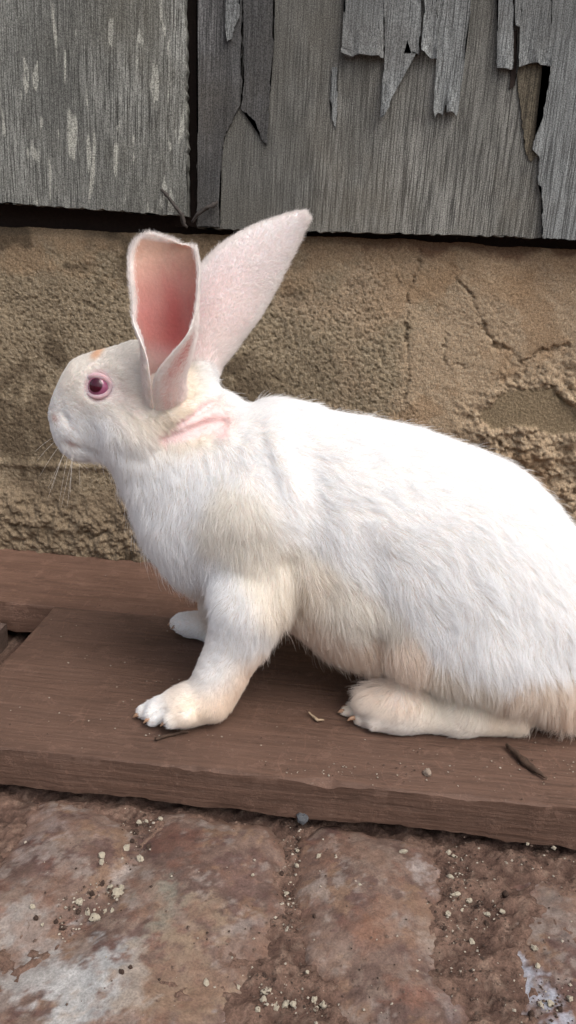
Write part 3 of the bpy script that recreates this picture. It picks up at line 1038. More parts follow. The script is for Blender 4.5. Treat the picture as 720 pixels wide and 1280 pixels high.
FLOW = [(68, 520, 1, 0), (85, 480, 1, -.6), (120, 445, 1, -.4), (170, 428, 1, 0), (95, 540, .7, .5), (120, 500, 1, .1), (145, 545, .5, 1), (115, 572, .5, .9),
        (180, 500, 1, .3), (190, 560, .5, 1), (230, 520, 1, -.2), (272, 495, 1, -.1), (210, 590, .1, 1), (160, 620, .15, 1), (175, 670, .25, 1), (230, 700, .12, 1),
        (240, 745, .15, 1), (290, 600, .4, 1), (290, 680, .1, 1), (340, 590, .7, .8), (340, 690, .15, 1), (360, 750, .1, 1), (330, 510, 1, .0), (400, 530, 1, .15),
        (480, 550, 1, .3), (560, 580, 1, .45), (640, 620, 1, .7), (700, 690, .7, .9), (720, 800, .2, 1), (400, 600, 1, .45), (420, 680, .7, .8), (500, 640, 1, .5),
        (560, 690, .8, .75), (480, 730, .6, .9), (400, 760, .35, 1), (440, 800, .4, 1), (480, 835, .3, 1), (620, 740, .5, 1), (560, 790, .3, 1), (560, 840, .15, 1),
        (640, 850, .12, 1), (700, 880, .3, 1), (320, 770, -.1, 1), (290, 820, -.3, 1), (262, 860, -.6, .8), (225, 880, -1, .3), (185, 890, -1, .3),
        (640, 905, -1, .1), (560, 890, -1, .1), (480, 880, -1, .25), (435, 888, -1, .3), (270, 780, -.6, .5), (225, 780, -1, .2)]
LEN = [(68, 520, 2.6), (85, 480, 3.2), (120, 445, 3.4), (170, 428, 4), (95, 545, 4), (122, 482, 2.6), (145, 545, 10), (115, 575, 10), (150, 575, 12), (165, 500, 4.2), (190, 560, 9),
       (215, 500, 4), (200, 485, 4.5), (225, 470, 4), (250, 470, 6), (235, 525, 2.2), (282, 497, 11), (262, 485, 7), (210, 590, 10), (155, 620, 12), (175, 670, 14), (220, 735, 16), (280, 600, 9), (290, 700, 12), (340, 600, 9), (350, 750, 15),
       (330, 510, 8), (420, 530, 8), (520, 560, 8.5), (640, 620, 9), (700, 720, 10), (450, 660, 10), (420, 770, 15), (470, 830, 15), (560, 720, 11), (600, 830, 15),
       (690, 890, 15), (300, 780, 5), (290, 810, 4.5), (280, 840, 4), (235, 880, 3), (212, 888, 2.2), (185, 892, 1.9), (640, 905, 3.4), (550, 893, 3.4), (480, 880, 3), (452, 888, 2.3), (435, 888, 2), (268, 780, 3), (225, 780, 2.6), (330, 770, 7)]
WHT, CRM, YEL, PCH = (.945, .955, .965), (.925, .90, .86), (.93, .905, .85), (.92, .78, .65)
TINT = [(68, 520, *WHT), (90, 480, *CRM), (140, 450, *CRM), (150, 490, *CRM), (130, 545, *WHT), (175, 560, *WHT), (185, 530, .90, .85, .77), (215, 520, .90, .84, .74), (170, 500, *CRM), (275, 495, *WHT),
        (160, 630, *WHT), (210, 680, *WHT), (230, 600, *WHT), (300, 640, .94, .92, .87), (325, 640, *YEL), (345, 690, .94, .91, .85), (290, 720, *WHT), (330, 560, *WHT), (370, 620, *WHT), (380, 730, .93, .88, .80), (395, 775, .91, .82, .73),
        (440, 815, .90, .80, .70), (484, 834, .91, .82, .73), (430, 740, .94, .92, .87), (480, 680, *WHT), (560, 600, *WHT), (640, 640, *WHT), (600, 760, *WHT), (690, 760, *WHT), (560, 850, .91, .87, .80), (660, 870, .90, .82, .73), (700, 890, .89, .77, .66),
        (310, 775, *WHT), (285, 800, *WHT), (326, 812, .91, .77, .64), (298, 838, .92, .80, .68), (280, 856, .93, .86, .77), (235, 880, *WHT), (215, 890, *WHT), (182, 896, .90, .82, .74), (640, 900, .89, .82, .72), (560, 895, .90, .86, .80), (480, 880, .91, .88, .84), (445, 900, .88, .80, .70), (240, 780, .88, .82, .76)]


def uv_of(P):
    d = P - CAM
    z = d @ FWD
    return 360 + 960 * (d @ RGT) / z, 640 - 960 * (d @ UPV) / z


def dirs(P, a):
    """photo-plane directions (right, down) -> world directions along the body's length and height"""
    o = np.stack([a[:, 0], 0 * a[:, 0], -a[:, 1]], 1)
    return o / (np.linalg.norm(o, axis=1, keepdims=True) + 1e-9)


xz = BV[:, [0, 2]]
b_flow = dirs(BV, blend(xz, FLOW, 0.016))
b_len = blend(xz, LEN, 0.013)[:, 0] * 1e-3
b_tint = blend(xz, TINT, 0.011)
b_dens = np.ones(len(BV))
b_skin = np.tile(np.array([0.86, 0.80, 0.74]), (len(BV), 1))
near_side = BV[:, 1] < MY + 0.01


def spot(u, v, r, val_skin=None, dens=None, tint=None, flen=None, P=BV, hard=0.45, both=True):
    p = hit(u, v)
    if p is None:
        p = at(u, v, Y=-0.29)
    dd = np.hypot(np.hypot(P[:, 0] - p[0], P[:, 2] - p[2]), 0 if both else np.clip(P[:, 1] - p[1] - 0.01, 0, None) * 3) / (r * scale_at(p))
    w = sstep(1.0, hard, dd)
    if val_skin is not None:
        b_skin[:] = b_skin * (1 - w[:, None]) + np.array(val_skin) * w[:, None]
    if dens is not None:
        b_dens[:] = b_dens * (1 - w) + dens * w
    if tint is not None:
        b_tint[:] = b_tint * (1 - w[:, None]) + np.array(tint) * w[:, None]
    if flen is not None:
        b_len[:] = b_len * (1 - w) + flen * w


PINK = (0.80, 0.60, 0.585)
for u, v, r in ((266, 522, 12), (254, 529, 9), (242, 535, 8), (230, 540, 7), (218, 544, 6), (206, 547, 6), (280, 530, 9), (258, 512, 8), (248, 519, 6), (238, 525, 5), (228, 530, 5)):
    spot(u, v, r * 1.9, PINK, 0.12, (0.92, 0.80, 0.78), flen=0.0026)
for u, v, r in ((238, 504, 6), (226, 505, 5), (212, 504, 5), (200, 499, 5), (190, 491, 5)):
    spot(u, v, r, (0.78, 0.58, 0.55), 0.5, flen=0.0025)
spot(488, 834, 11, (0.74, 0.50, 0.42), 0.75, flen=0.010)
spot(120, 441, 11, (0.85, 0.62, 0.45), 1.0, (0.90, 0.68, 0.50), hard=0.2)
spot(150, 492, 20, (0.80, 0.70, 0.66), 0.6)
spot(172, 505, 18, (0.82, 0.72, 0.66), 0.65)
spot(68, 523, 6, (0.78, 0.60, 0.56), 0.8, (0.90, 0.82, 0.79))
spot(76, 560, 7, (0.70, 0.50, 0.46), 0.6, (0.80, 0.70, 0.66))
spot(172, 893, 8, (0.80, 0.55, 0.40), 1, (0.85, 0.62, 0.46))

# eye: placed where the line of sight meets the cheek
EYE_R = 0.0098
e_hit = hit(122, 482)
nb = np.argsort(np.linalg.norm(BV - e_hit, axis=1))[:120]
e_dir = BN[nb].mean(0)
e_dir = e_dir / np.linalg.norm(e_dir) + np.array([-0.10, 0.0, 0.02])
e_dir /= np.linalg.norm(e_dir)
eye_c = BV[nb].mean(0) - e_dir * 0.0054
lid_d = np.linalg.norm(BV - eye_c, axis=1)
w = (sstep(0.0138, 0.0110, lid_d) * (BV[:, 1] < MY))
b_dens *= 1 - w * 0.97
b_skin[:] = b_skin * (1 - w[:, None]) + np.array([0.62, 0.44, 0.45]) * w[:, None]
b_len *= 1 - 0.45 * sstep(0.024, 0.012, lid_d)


def lid_ring(c, f, nu=48, nv=12):
    """soft rims of the two lids, meeting in a point at the front corner"""
    f = np.asarray(f) / np.linalg.norm(f)
    a = np.cross(f, [0, 0, 1.0])
    a /= np.linalg.norm(a)
    b = np.cross(a, f)
    sg = 1 if a[0] < 0 else -1                             # +a towards the nose
    V, F = [], []
    for i in range(nu):
        ph = 2 * math.pi * i / nu
        ex = 1.04 + 0.24 * max(0, math.cos(ph)) ** 8
        ey = 0.78 if math.sin(ph) > 0 else 0.90
        q = np.array([math.cos(ph) * ex * sg, math.sin(ph) * ey])
        rr_ = 0.0089
        lat = a * q[0] * rr_ + b * q[1] * rr_
        dist = np.linalg.norm(lat)
        ax_ = math.sqrt(max(EYE_R ** 2 - dist ** 2, (EYE_R * 0.25) ** 2))
        cen = c + lat + f * (ax_ + 0.0005)
        out = lat / dist
        tb = 0.0018 if math.sin(ph) > 0 else 0.0014
        for j in range(nv):
            an = 2 * math.pi * j / nv
            V.append(cen + (out * math.cos(an) * 1.3 + f * math.sin(an)) * tb)
    for i in range(nu):
        for j in range(nv):
            F.append((i * nv + j, ((i + 1) % nu) * nv + j, ((i + 1) % nu) * nv + (j + 1) % nv, i * nv + (j + 1) % nv))
    return np.array(V), np.array(F)


# ---- ears: thin cupped blades, joined to the same mesh
def ear_mesh(spine, width, facing, cup, inner_col, outer_col, thick=0.0022, ns=54, nt=26, flat=2.6, twist=None):
    sp = np.array(spine)
    t0 = np.linspace(0, 1, len(sp))
    ss = np.linspace(0, 1, ns)

    def cr(vals, s):
        vals = np.asarray(vals, float)
        x = s * (len(vals) - 1)
        i = np.clip(x.astype(int), 0, len(vals) - 2)
        f = x - i
        p1, p2 = vals[i], vals[i + 1]
        p0, p3 = vals[np.maximum(i - 1, 0)], vals[np.minimum(i + 2, len(vals) - 1)]
        if vals.ndim > 1:
            f = f[:, None]
        return 0.5 * (2 * p1 + (p2 - p0) * f + (2 * p0 - 5 * p1 + 4 * p2 - p3) * f ** 2 + (3 * p1 - p0 - 3 * p2 + p3) * f ** 3)

    C_ = cr(sp, ss)
    Wd = np.maximum(cr(width, ss), 0.0006)
    Fc = cr(np.array(facing), ss)
    Cp = cr(cup, ss)
    T = np.gradient(C_, axis=0)
    T /= np.linalg.norm(T, axis=1, keepdims=True)
    Fc -= (Fc * T).sum(1, keepdims=True) * T
    Fc /= np.linalg.norm(Fc, axis=1, keepdims=True)
    Sd = np.cross(T, Fc)
    tt = np.linspace(-1, 1, nt)
    V, colr, dens, flow, flen = [], [], [], [], []
    for side in (0, 1):
        tl = tt if side == 0 else tt[::-1]
        for t in tl:
            rad_ = Wd / np.sin(np.minimum(Cp, math.pi / 2))
            an_ = Cp * (t * 0.5 + 0.5 * math.sin(t * math.pi / 2))
            lat = rad_ * np.sin(an_)
            dep = rad_ * (1 - np.cos(an_)) - rad_ * (1 - np.cos(Cp)) * 0.35
            lt0 = an_ / Cp
            p = C_ + Sd * lat[:, None] + Fc * dep[:, None]
            edge = np.abs(lt0)
            off = thick * (1 - 0.55 * edge ** 6)
            p = p + Fc * (off / 2 * (1 if side == 0 else -1))[:, None]
            V.append(p)
            lt = lt0
            if side == 0:
                colr.append(inner_col(ss, lt))
            else:
                colr.append(outer_col(ss, lt))
            rim = sstep(0.80, 0.95, np.abs(lt)) + sstep(0.88, 0.95, ss)
            dens.append(np.clip((0.0 if side == 0 else 1.0) + rim * 1.3 + 0, 0, 1.5))
            fl = T + Sd * (lt * 0.5)[:, None]
            flow.append(fl)
            flen.append(0.0021 + 0.0012 * np.clip(rim, 0, 1) + 0.0035 * sstep(0.32, 0.16, ss))
    L = 2 * nt
    V = np.array(V).transpose(1, 0, 2).reshape(-1, 3)      # ns rows of L
    f2 = lambda A: np.array(A).swapaxes(0, 1).reshape((ns * L,) + np.array(A).shape[2:])
    F = []
    for i in range(ns - 1):
        for j in range(L):
            j2 = (j + 1) % L
            F.append((i * L + j, i * L + j2, (i + 1) * L + j2, (i + 1) * L + j))
    # tip: zip the two sides together
    for j in range(nt - 1):
        F.append(((ns - 1) * L + j, (ns - 1) * L + j + 1, (ns - 1) * L + L - 2 - j, (ns - 1) * L + L - 1 - j))
    return V, np.array(F), f2(colr), f2(dens), f2(flow), f2(flen)


def ipx(p0, px):
    return px * scale_at(p0)


def mixc(a, b, w):
    w = np.asarray(w)[..., None]
    return np.asarray(a) * (1 - w) + np.asarray(b) * w


def inner_near(s, t):
    c = mixc((0.50, 0.21, 0.19), (0.55, 0.345, 0.265), sstep(0.35, 0.78, s))
    c = mixc(c, (0.47, 0.135, 0.125), sstep(0.34, 0.0, np.abs(t + 0.05)) * sstep(0.62, 0.38, s) * sstep(0.14, 0.26, s))
    c = mixc(c, (0.62, 0.40, 0.28), 0.6 * sstep(0.1, 0.7, t) * sstep(0.4, 0.8, s))
    rim = np.clip(sstep(0.80, 0.95, np.abs(t)) + sstep(0.86, 0.93, s) + 0.55 * sstep(0.30, 0.16, s), 0, 1)
    vein = sstep(0.05, 0.0, np.abs(t - 0.25 * np.sin(5 * s) - 0.15)) + 0.7 * sstep(0.04, 0.0, np.abs(t + 0.35 * s - 0.05)) + 0.6 * sstep(0.035, 0.0, np.abs(t - 0.8 * s + 0.2))
    c = mixc(c, (0.50, 0.16, 0.15), 0.35 * np.clip(vein, 0, 1) * sstep(0.85, 0.5, s))
    return mixc(c, (0.88, 0.80, 0.76), rim)


def outer_pale(s, t):
    c = mixc((0.84, 0.70, 0.69), (0.86, 0.80, 0.80), sstep(0.3, 0.9, s))
    c = mixc(c, (0.80, 0.58, 0.58), 0.5 * sstep(0.6, 0.0, np.abs(t - 0.3)) * sstep(0.75, 0.3, s))
    return mixc(c, (0.90, 0.87, 0.85), sstep(0.75, 0.97, np.abs(t)))


YN = -0.277
base_n = at(212, 440, Y=YN)
spn = [at(214, 508, Y=-0.260), at(210, 486, Y=-0.275), at(209, 462, Y=-0.2855), at(213, 434, Y=-0.290), at(216, 405, Y=-0.2915), at(215, 376, Y=-0.291), at(211, 349, Y=-0.290), at(208, 329, Y=-0.289), at(206, 316, Y=-0.288), at(205.5, 307.5, Y=-0.2877), at(206, 301.5, Y=-0.2874), at(207, 297.5, Y=-0.2872)]
wn_ = [ipx(base_n, a) for a in (23, 24, 25, 30, 37.5, 41.5, 43, 42.5, 40.5, 35.5, 27, 15)]
fcn = [(-0.30, -1, 0.05)] * 3 + [(-0.22, -1, 0.05)] * 3 + [(-0.10, -1, 0.03)] * 6
cpn = [3.09, 3.09, 3.05, 2.60, 1.85, 1.30, 0.98, 0.80, 0.68, 0.58, 0.5, 0.4]
EV1 = ear_mesh(spn, wn_, fcn, cpn, inner_near, outer_pale)
YF = -0.236
base_f = at(252, 460, Y=YF)
spf = [at(252, 480, Y=-0.242), at(253, 450, Y=-0.240), at(262, 415, Y=-0.237), at(276, 382, Y=-0.235), at(298, 349, Y=-0.232), at(325, 320, Y=-0.230), at(352, 295, Y=-0.229), at(372, 278, Y=-0.229), at(384, 269, Y=-0.229)]
wf_ = [ipx(base_f, a) for a in (16, 24, 38, 46, 45, 36, 23, 12.5, 4.5)]
fcf = [(-0.10, 1, -0.05)] * 9
cpf = [2.3, 1.7, 1.2, 0.95, 0.8, 0.7, 0.6, 0.5, 0.4]
EV2 = ear_mesh(spf, wf_, fcf, cpf, inner_near, outer_pale)

# ---- one skin
VV, FF, SK, DN, FL, LN, TN = [BV], [BF], [b_skin], [b_dens], [b_flow], [b_len], [b_tint]
off = len(BV)
for E_ in (EV1, EV2):
    v, f, c, dn, fl, ln = E_
    nrm = normals(v, f)
    VV.append(v)
    FF.append(f + off)
    SK.append(c)
    DN.append(dn)
    FL.append(fl / (np.linalg.norm(fl, axis=1, keepdims=True) + 1e-9))
    LN.append(ln)
    TN.append(np.tile(np.array([0.92, 0.88, 0.86]), (len(v), 1)))
    off += len(v)
n_body = len(BV)
for sgn in (1, -1):
    lc = eye_c if sgn == 1 else np.array([eye_c[0], 2 * MY - eye_c[1], eye_c[2]])
    v, f = lid_ring(lc, e_dir * np.array([1, sgn, 1]))
    VV.append(v); FF.append(f + off); SK.append(np.tile(np.array([0.66, 0.45, 0.48]), (len(v), 1))); DN.append(np.zeros(len(v)))
    FL.append(np.tile(np.array([1.0, 0, 0]), (len(v), 1))); LN.append(np.full(len(v), 0.001)); TN.append(np.ones((len(v), 3)))
    off += len(v)
VV, FF, SK, DN, FL, LN, TN = (np.concatenate(a) for a in (VV, FF, SK, DN, FL, LN, TN))
NN = normals(VV, FF)
# ear normals must point outward: flip the winding of a blade whose outside came out inward
k = NT('rabbit_skin')
at_ = k.n('ShaderNodeAttribute', {'attribute_name': 'Col'})
cc = k.coords()
nse = k.noise(cc, 420, 4, 0.6)
skc = k.mix(0.25, at_.outputs['Color'], k.ramp(nse, [(0.3, 0.5), (0.7, 1.0)]), 'MULTIPLY')
M_SKIN = k.done(skc, 0.55, k.bump(nse, 0.0006, 0.5), 0.25, Subsurface_Weight=0.35, Subsurface_Radius=(0.006, 0.0022, 0.0016), Subsurface_Scale=1.0)
rabbit = mesh_obj('rabbit', VV, FF, M_SKIN, col=SK)
bm = bmesh.new()
bm.from_mesh(rabbit.data)
bmesh.ops.recalc_face_normals(bm, faces=bm.faces[:])
bm.to_mesh(rabbit.data)
bm.free()
nbuf = np.zeros(len(VV) * 3, np.float32)
rabbit.data.vertices.foreach_get('normal', nbuf)
NN = nbuf.reshape(-1, 3).astype(float)
tag(rabbit, 'white rabbit with upright pink ears and red eye standing on the plank', 'rabbit')

# ---- eyes
def eyeball(c, fwd):
    ns_, nr = 28, 20
    V, F, C_ = [], [], []
    f = np.array(fwd)
    a = np.cross(f, [0, 0, 1.0])
    a /= np.linalg.norm(a)
    b = np.cross(a, f)
    for i in range(nr + 1):
        th = math.pi * 0.62 * (i / nr) ** 1.1
        bulge = 1 + 0.05 * math.exp(-(th / 0.5) ** 2)
        for j in range(ns_):
            ph = 2 * math.pi * j / ns_
            V.append(c + EYE_R * bulge * (f * math.cos(th) + (a * math.cos(ph) + b * math.sin(ph)) * math.sin(th)))
            if th < 0.52:
                C_.append((0.050, 0.002, 0.012))
            elif th < 0.95:
                C_.append((0.33, 0.10, 0.185))
            else:
                C_.append((0.42, 0.19, 0.27))
    for i in range(nr):
        for j in range(ns_):
            F.append((i * ns_ + j, (i + 1) * ns_ + j, (i + 1) * ns_ + (j + 1) % ns_, i * ns_ + (j + 1) % ns_))
    return np.array(V), F, np.array(C_)


k = NT('rabbit_eye')
at_ = k.n('ShaderNodeAttribute', {'attribute_name': 'Col'})
M_EYE = k.done(at_.outputs['Color'], 0.06, None, 0.5, Coat_Weight=0.15, Coat_Roughness=0.02)
for sgn in (1, -1):
    c_ = eye_c if sgn == 1 else np.array([eye_c[0], 2 * MY - eye_c[1], eye_c[2]])
    d_ = e_dir * np.array([1, sgn, 1])
    V_, F_, C_ = eyeball(c_, d_)
    eo = mesh_obj('eye', V_, F_, M_EYE, rabbit, col=C_)

# ---- fur
def make_fur(n_total, rng):
    A, B, C_ = FF[:, [0, 1, 2]], FF[:, [0, 2, 3]], None
    T = np.concatenate([A, B])
    p0, p1, p2 = VV[T[:, 0]], VV[T[:, 1]], VV[T[:, 2]]
    area = 0.5 * np.linalg.norm(np.cross(p1 - p0, p2 - p0), axis=1)
    dens = DN[T].mean(1)
    short = np.clip(0.010 / np.maximum(LN[T].mean(1), 0.002), 0.8, 2.6)
    wgt = area * dens * short
    zc = VV[T][:, :, 2].mean(1)
    wgt[zc < 0.0015] = 0
    ti = rng.choice(len(T), n_total, p=wgt / wgt.sum())
    r1, r2 = rng.random(n_total), rng.random(n_total)
    s = np.sqrt(r1)
    w = np.stack([1 - s, s * (1 - r2), s * r2], 1)[:, :, None]
    q = T[ti]
    P = (VV[q] * w).sum(1)
    N_ = (NN[q] * w).sum(1)
    N_ /= np.linalg.norm(N_, axis=1, keepdims=True) + 1e-9
    return P, N_, (FL[q] * w).sum(1), (LN[q] * w[:, :, 0]).sum(1), (TN[q] * w).sum(1), q[:, 0] >= n_body


def strands(P, N_, fl, ln, rng, ear, npt=6):
    n = len(P)
    t = fl - (fl * N_).sum(1, keepdims=True) * N_
    t /= np.linalg.norm(t, axis=1, keepdims=True) + 1e-9
    side = np.cross(N_, t)
    # swirls: the coat parts in tufts a centimetre or two across
    x, z = P[:, 0] + P[:, 1] * 0.6, P[:, 2] + P[:, 1] * 0.3
    yaw = 0.22 * nz(x, z, 0.30, 300, 1.3, 5, 60) + rng.normal(0, 0.13, n)
    t = t * np.cos(yaw)[:, None] + side * np.sin(yaw)[:, None]
    low = sstep(0.14, 0.05, P[:, 2])
    lift = np.clip(0.27 + 0.10 * low + 0.06 * nz(x, z, 0.26, 301, 1.2, 6, 80) + rng.normal(0, 0.09, n), 0.08, 1.2)
    lift = np.where(ear, 0.30 + rng.normal(0, 0.1, n), lift)
    L = ln * np.clip(1 + rng.normal(0, 0.28, n), 0.35, 1.9)
    stray = (rng.random(n) < 0.03) & ~ear & (ln > 0.006)
    L = np.where(stray, L * 1.35, L)
    lift = np.where(stray, lift + 0.35, lift)
    u = np.linspace(0, 1, npt)[None, :, None]
    d0 = t * np.cos(lift + 0.35)[:, None] + N_ * np.sin(lift + 0.35)[:, None]
    d1 = t * np.cos(lift - 0.30)[:, None] + N_ * np.sin(lift - 0.30)[:, None]
    d1[:, 2] -= 0.10
    K = P[:, None, :] + L[:, None, None] * (d0[:, None, :] * (u - 0.5 * u * u) + d1[:, None, :] * (0.5 * u * u))
    return K, L


FUR_N = 480000
rf = np.random.default_rng(11)
gP, gN, gF, gL, gT, gE = make_fur(30000, rf)               # guides: tuft centres
gK, gLen = strands(gP, gN, gF, gL, rf, gE)
kd = kdtree.KDTree(len(gP))
for i, p in enumerate(gP):
    kd.insert(p, i)
kd.balance()
P, N_, fl, ln, tn, er = make_fur(FUR_N, rf)
K, L = strands(P, N_, fl, ln, rf, er)
near_i = np.fromiter((kd.find(p)[1] for p in P), int, len(P))
gtip = gK[near_i]
ok = np.linalg.norm(gP[near_i] - P, axis=1) < 0.006
u = np.linspace(0, 1, K.shape[1])[None, :, None]
cl = (0.30 * ok * np.clip(1 + 0.3 * rf.normal(size=len(P)), 0.2, 1.2))[:, None, None] * np.where(er, 0.2, 1.0)[:, None, None]
K = K + (gtip - K) * cl * u ** 1.5
K[:, :, 2] = np.maximum(K[:, :, 2], 0.0006)
tn = tn * np.clip(1 + 0.05 * rf.normal(size=(len(P), 1)), 0.8, 1.07)
npt = K.shape[1]


def curves_obj(name, K, rad_root, rad_tip, cols, mat, parent):
    n, npt = K.shape[:2]
    cu = bpy.data.hair_curves.new(name)
    cu.add_curves([npt] * n)
    cu.attributes['position'].data.foreach_set('vector', K.astype(np.float32).ravel())
    rad = np.linspace(1, 0, npt)[None, :] ** 0.8 * (rad_root - rad_tip)[:, None] + rad_tip[:, None]
    ra = cu.attributes.get('radius') or cu.attributes.new('radius', 'FLOAT', 'POINT')
    ra.data.foreach_set('value', rad.astype(np.float32).ravel())
    ca = cu.attributes.new('tint', 'FLOAT_COLOR', 'CURVE')
    c4 = np.ones((n, 4), np.float32)
    c4[:, :3] = cols
    ca.data.foreach_set('color', c4.ravel())
    cu.materials.append(mat)
    o = bpy.data.objects.new(name, cu)
    COL.objects.link(o)
    o.parent = parent
    return o


def fur_mat(name, gloss=0.3):
    k = NT(name)
    a = k.n('ShaderNodeAttribute', {'attribute_name': 'tint'})
    dif = k.n('ShaderNodeBsdfDiffuse', Color=a.outputs['Color'])
    trl = k.n('ShaderNodeBsdfTranslucent', Color=a.outputs['Color'])
    m1 = k.n('ShaderNodeMixShader', _0=0.45, _1=dif, _2=trl)
    gl = k.n('ShaderNodeBsdfHair', Color=(0.9, 0.9, 0.9), RoughnessU=0.35, RoughnessV=0.9)
    m2 = k.n('ShaderNodeMixShader', _0=0.08, _1=m1, _2=gl)
    k.t.links.new(m2.outputs[0], k.out.inputs[0])
    return k.m


M_FUR = fur_mat('white_fur')
rr0 = np.where(er, 0.00007, 0.000085) * (0.8 + 0.5 * rf.random(len(P)))
fur = curves_obj('fur', K, rr0, np.full(len(P), 0.000018), tn, M_FUR, rabbit)
tag(fur, kind='stuff')

# ---- whiskers
wk = []
for (u0, v0, du, dv, ln_) in ((84, 556, -14, 52, .8), (88, 556, -6, 56, 1), (92, 558, 4, 50, .9), (95, 556, -10, 60, 1.05), (82, 548, -30, 40, .8), (78, 545, -34, 24, .7), (98, 556, 12, 44, .8), (86, 552, -20, 62, .9), (90, 550, -26, 54, .85), (94, 552, -2, 66, 1), (80, 540, -40, 14, .7), (90, 560, 8, 58, .7), (126, 456, 36, -52, .5), (130, 457, 46, -50, .5)):
    p = hit(u0, v0)
    if p is None:
        continue
    dd = at(u0 + du, v0 + dv, Y=-0.28) - at(u0, v0, Y=-0.28)
    dd = dd * ln_ + np.array([0, -0.014, 0])
    s = np.linspace(0, 1, 8)[:, None]
    wk.append(p + dd * s + np.array([0, 0, -0.006]) * s * s)
wk = np.array(wk)
whis = curves_obj('whiskers', wk, np.full(len(wk), 0.00009), np.full(len(wk), 0.00003), np.tile([0.9, 0.86, 0.8], (len(wk), 1)), M_FUR, rabbit)
tag(whis, kind='stuff')

# ---- claws
M_CLAW = plain_mat('claw_horn', (0.36, 0.22, 0.14), 0.4, 0.3)
for (u0, v0, Y0, u1, v1, Y1, r) in ((180, 889, -0.322, 172, 892, -0.323, 3.0), (174, 893, -0.333, 166, 897, -0.334, 3.2), (187, 899, -0.343, 179, 904, -0.345, 3.2), (208, 903, -0.349, 200, 908, -0.351, 3.0),
                                    (221, 783, -0.203, 214, 786, -0.204, 2.6), (216, 779, -0.194, 209, 782, -0.195, 2.6),
                                    (434, 884, -0.288, 425, 886, -0.288, 3.2), (430, 889, -0.300, 422, 891, -0.301, 3.2), (443, 897, -0.313, 434, 901, -0.315, 3.2)):
    a, b = at(u0, v0, Y=Y0), at(u1, v1, Y=Y1)
    s_ = scale_at(a)
    m_ = (a + b) / 2 + np.array([0, 0, 0.0008])
    tube('claw', [a, m_, b], [r * s_, r * s_ * 0.8, r * s_ * 0.2], M_CLAW, rabbit, rough=0.0)

# ------------------------------------------------------------------ small things
def lump_mesh(name, seed, mat, flat=0.7, sub=2, amp=0.28):
    rng = np.random.default_rng(seed)
    bm = bmesh.new()
    bmesh.ops.create_icosphere(bm, subdivisions=sub, radius=1.0)
    ks = rng.normal(0, 1.8, (5, 3))
    ph = rng.uniform(0, 6, 5)
    for v in bm.verts:
        p = np.array(v.co)
        r = 1 + amp * sum(math.sin(float(k_ @ p) * 1.6 + f) for k_, f in zip(ks, ph)) / 2.2 + rng.normal(0, 0.06)
        v.co = Vector(p * r * np.array([1, 0.85, flat]))
    me = bpy.data.meshes.new(name)
    bm.to_mesh(me)
    bm.free()
    me.materials.append(mat)
    return me


def ground_z(x, y):
    """highest of dirt and stones below a point"""
    dg = bpy.context.evaluated_depsgraph_get()
    ok_, loc, *_ = scene.ray_cast(dg, Vector((x, y, -0.005)), Vector((0, 0, -1)))
    return loc.z if ok_ else GZ


bpy.context.view_layer.update()
rl_ = np.random.default_rng(33)
crumb_me = [lump_mesh('crumb', 400 + i, M_CRUMB) for i in range(5)]
clod_me = [lump_mesh('clod', 420 + i, M_CLOD) for i in range(3)]
ycr_me = [lump_mesh('yellow_crumb', 430 + i, M_CRUMB_Y) for i in range(1)]


def place(name, me, u, v, r_px, label, cat, group, z=None, sink=0.25, ar=1.0):
    p = at(u, v, Z=-0.038 if z is None else z)
    zz = ground_z(p[0], p[1]) if z is None else z
    p = at(u, v, Z=zz + 0.0005)
    r = r_px * scale_at(p)
    o = bpy.data.objects.new(name, me)
    COL.objects.link(o)
    o.location = (p[0], p[1], zz + r * (0.7 - sink))
    o.scale = (r * ar, r, r)
    o.rotation_euler = (rl_.uniform(-.4, .4), rl_.uniform(-.4, .4), rl_.uniform(0, 6.28))
    return tag(o, label, cat, group)


PLACES = [((60, 1100, 165, 1170), 'in the heap beside the yellow crumb'), ((120, 1055, 140, 1090), 'on the left stone above the yellow crumb'), ((150, 1015, 215, 1085), 'in the joint below the fore paw'),
          ((0, 1100, 60, 1180), 'on the pale stone at the left edge'), ((340, 1035, 400, 1135), 'in the joint below the bluish pebble'), ((310, 1200, 420, 1300), 'in the bottom heap at the centre'),
          ((540, 1050, 645, 1170), 'in the wide dirt joint on the right'), ((480, 1050, 530, 1080), 'on the middle stone near the plank edge'), ((640, 1230, 720, 1280), 'in the bottom right corner'),
          ((640, 1040, 720, 1070), 'just under the plank at the right edge'), ((640, 1170, 700, 1225), 'on the right stone above the whitewash stain'), ((550, 1150, 640, 1200), 'low in the right dirt joint'),
          ((240, 1200, 310, 1250), 'on the bottom stone left of the centre heap'), ((0, 0, 720, 1280), 'lying alone on a middle stone')]


def where(u, v):
    for (a, b, c, d), t_ in PLACES:
        if a <= u <= c and b <= v <= d:
            return t_


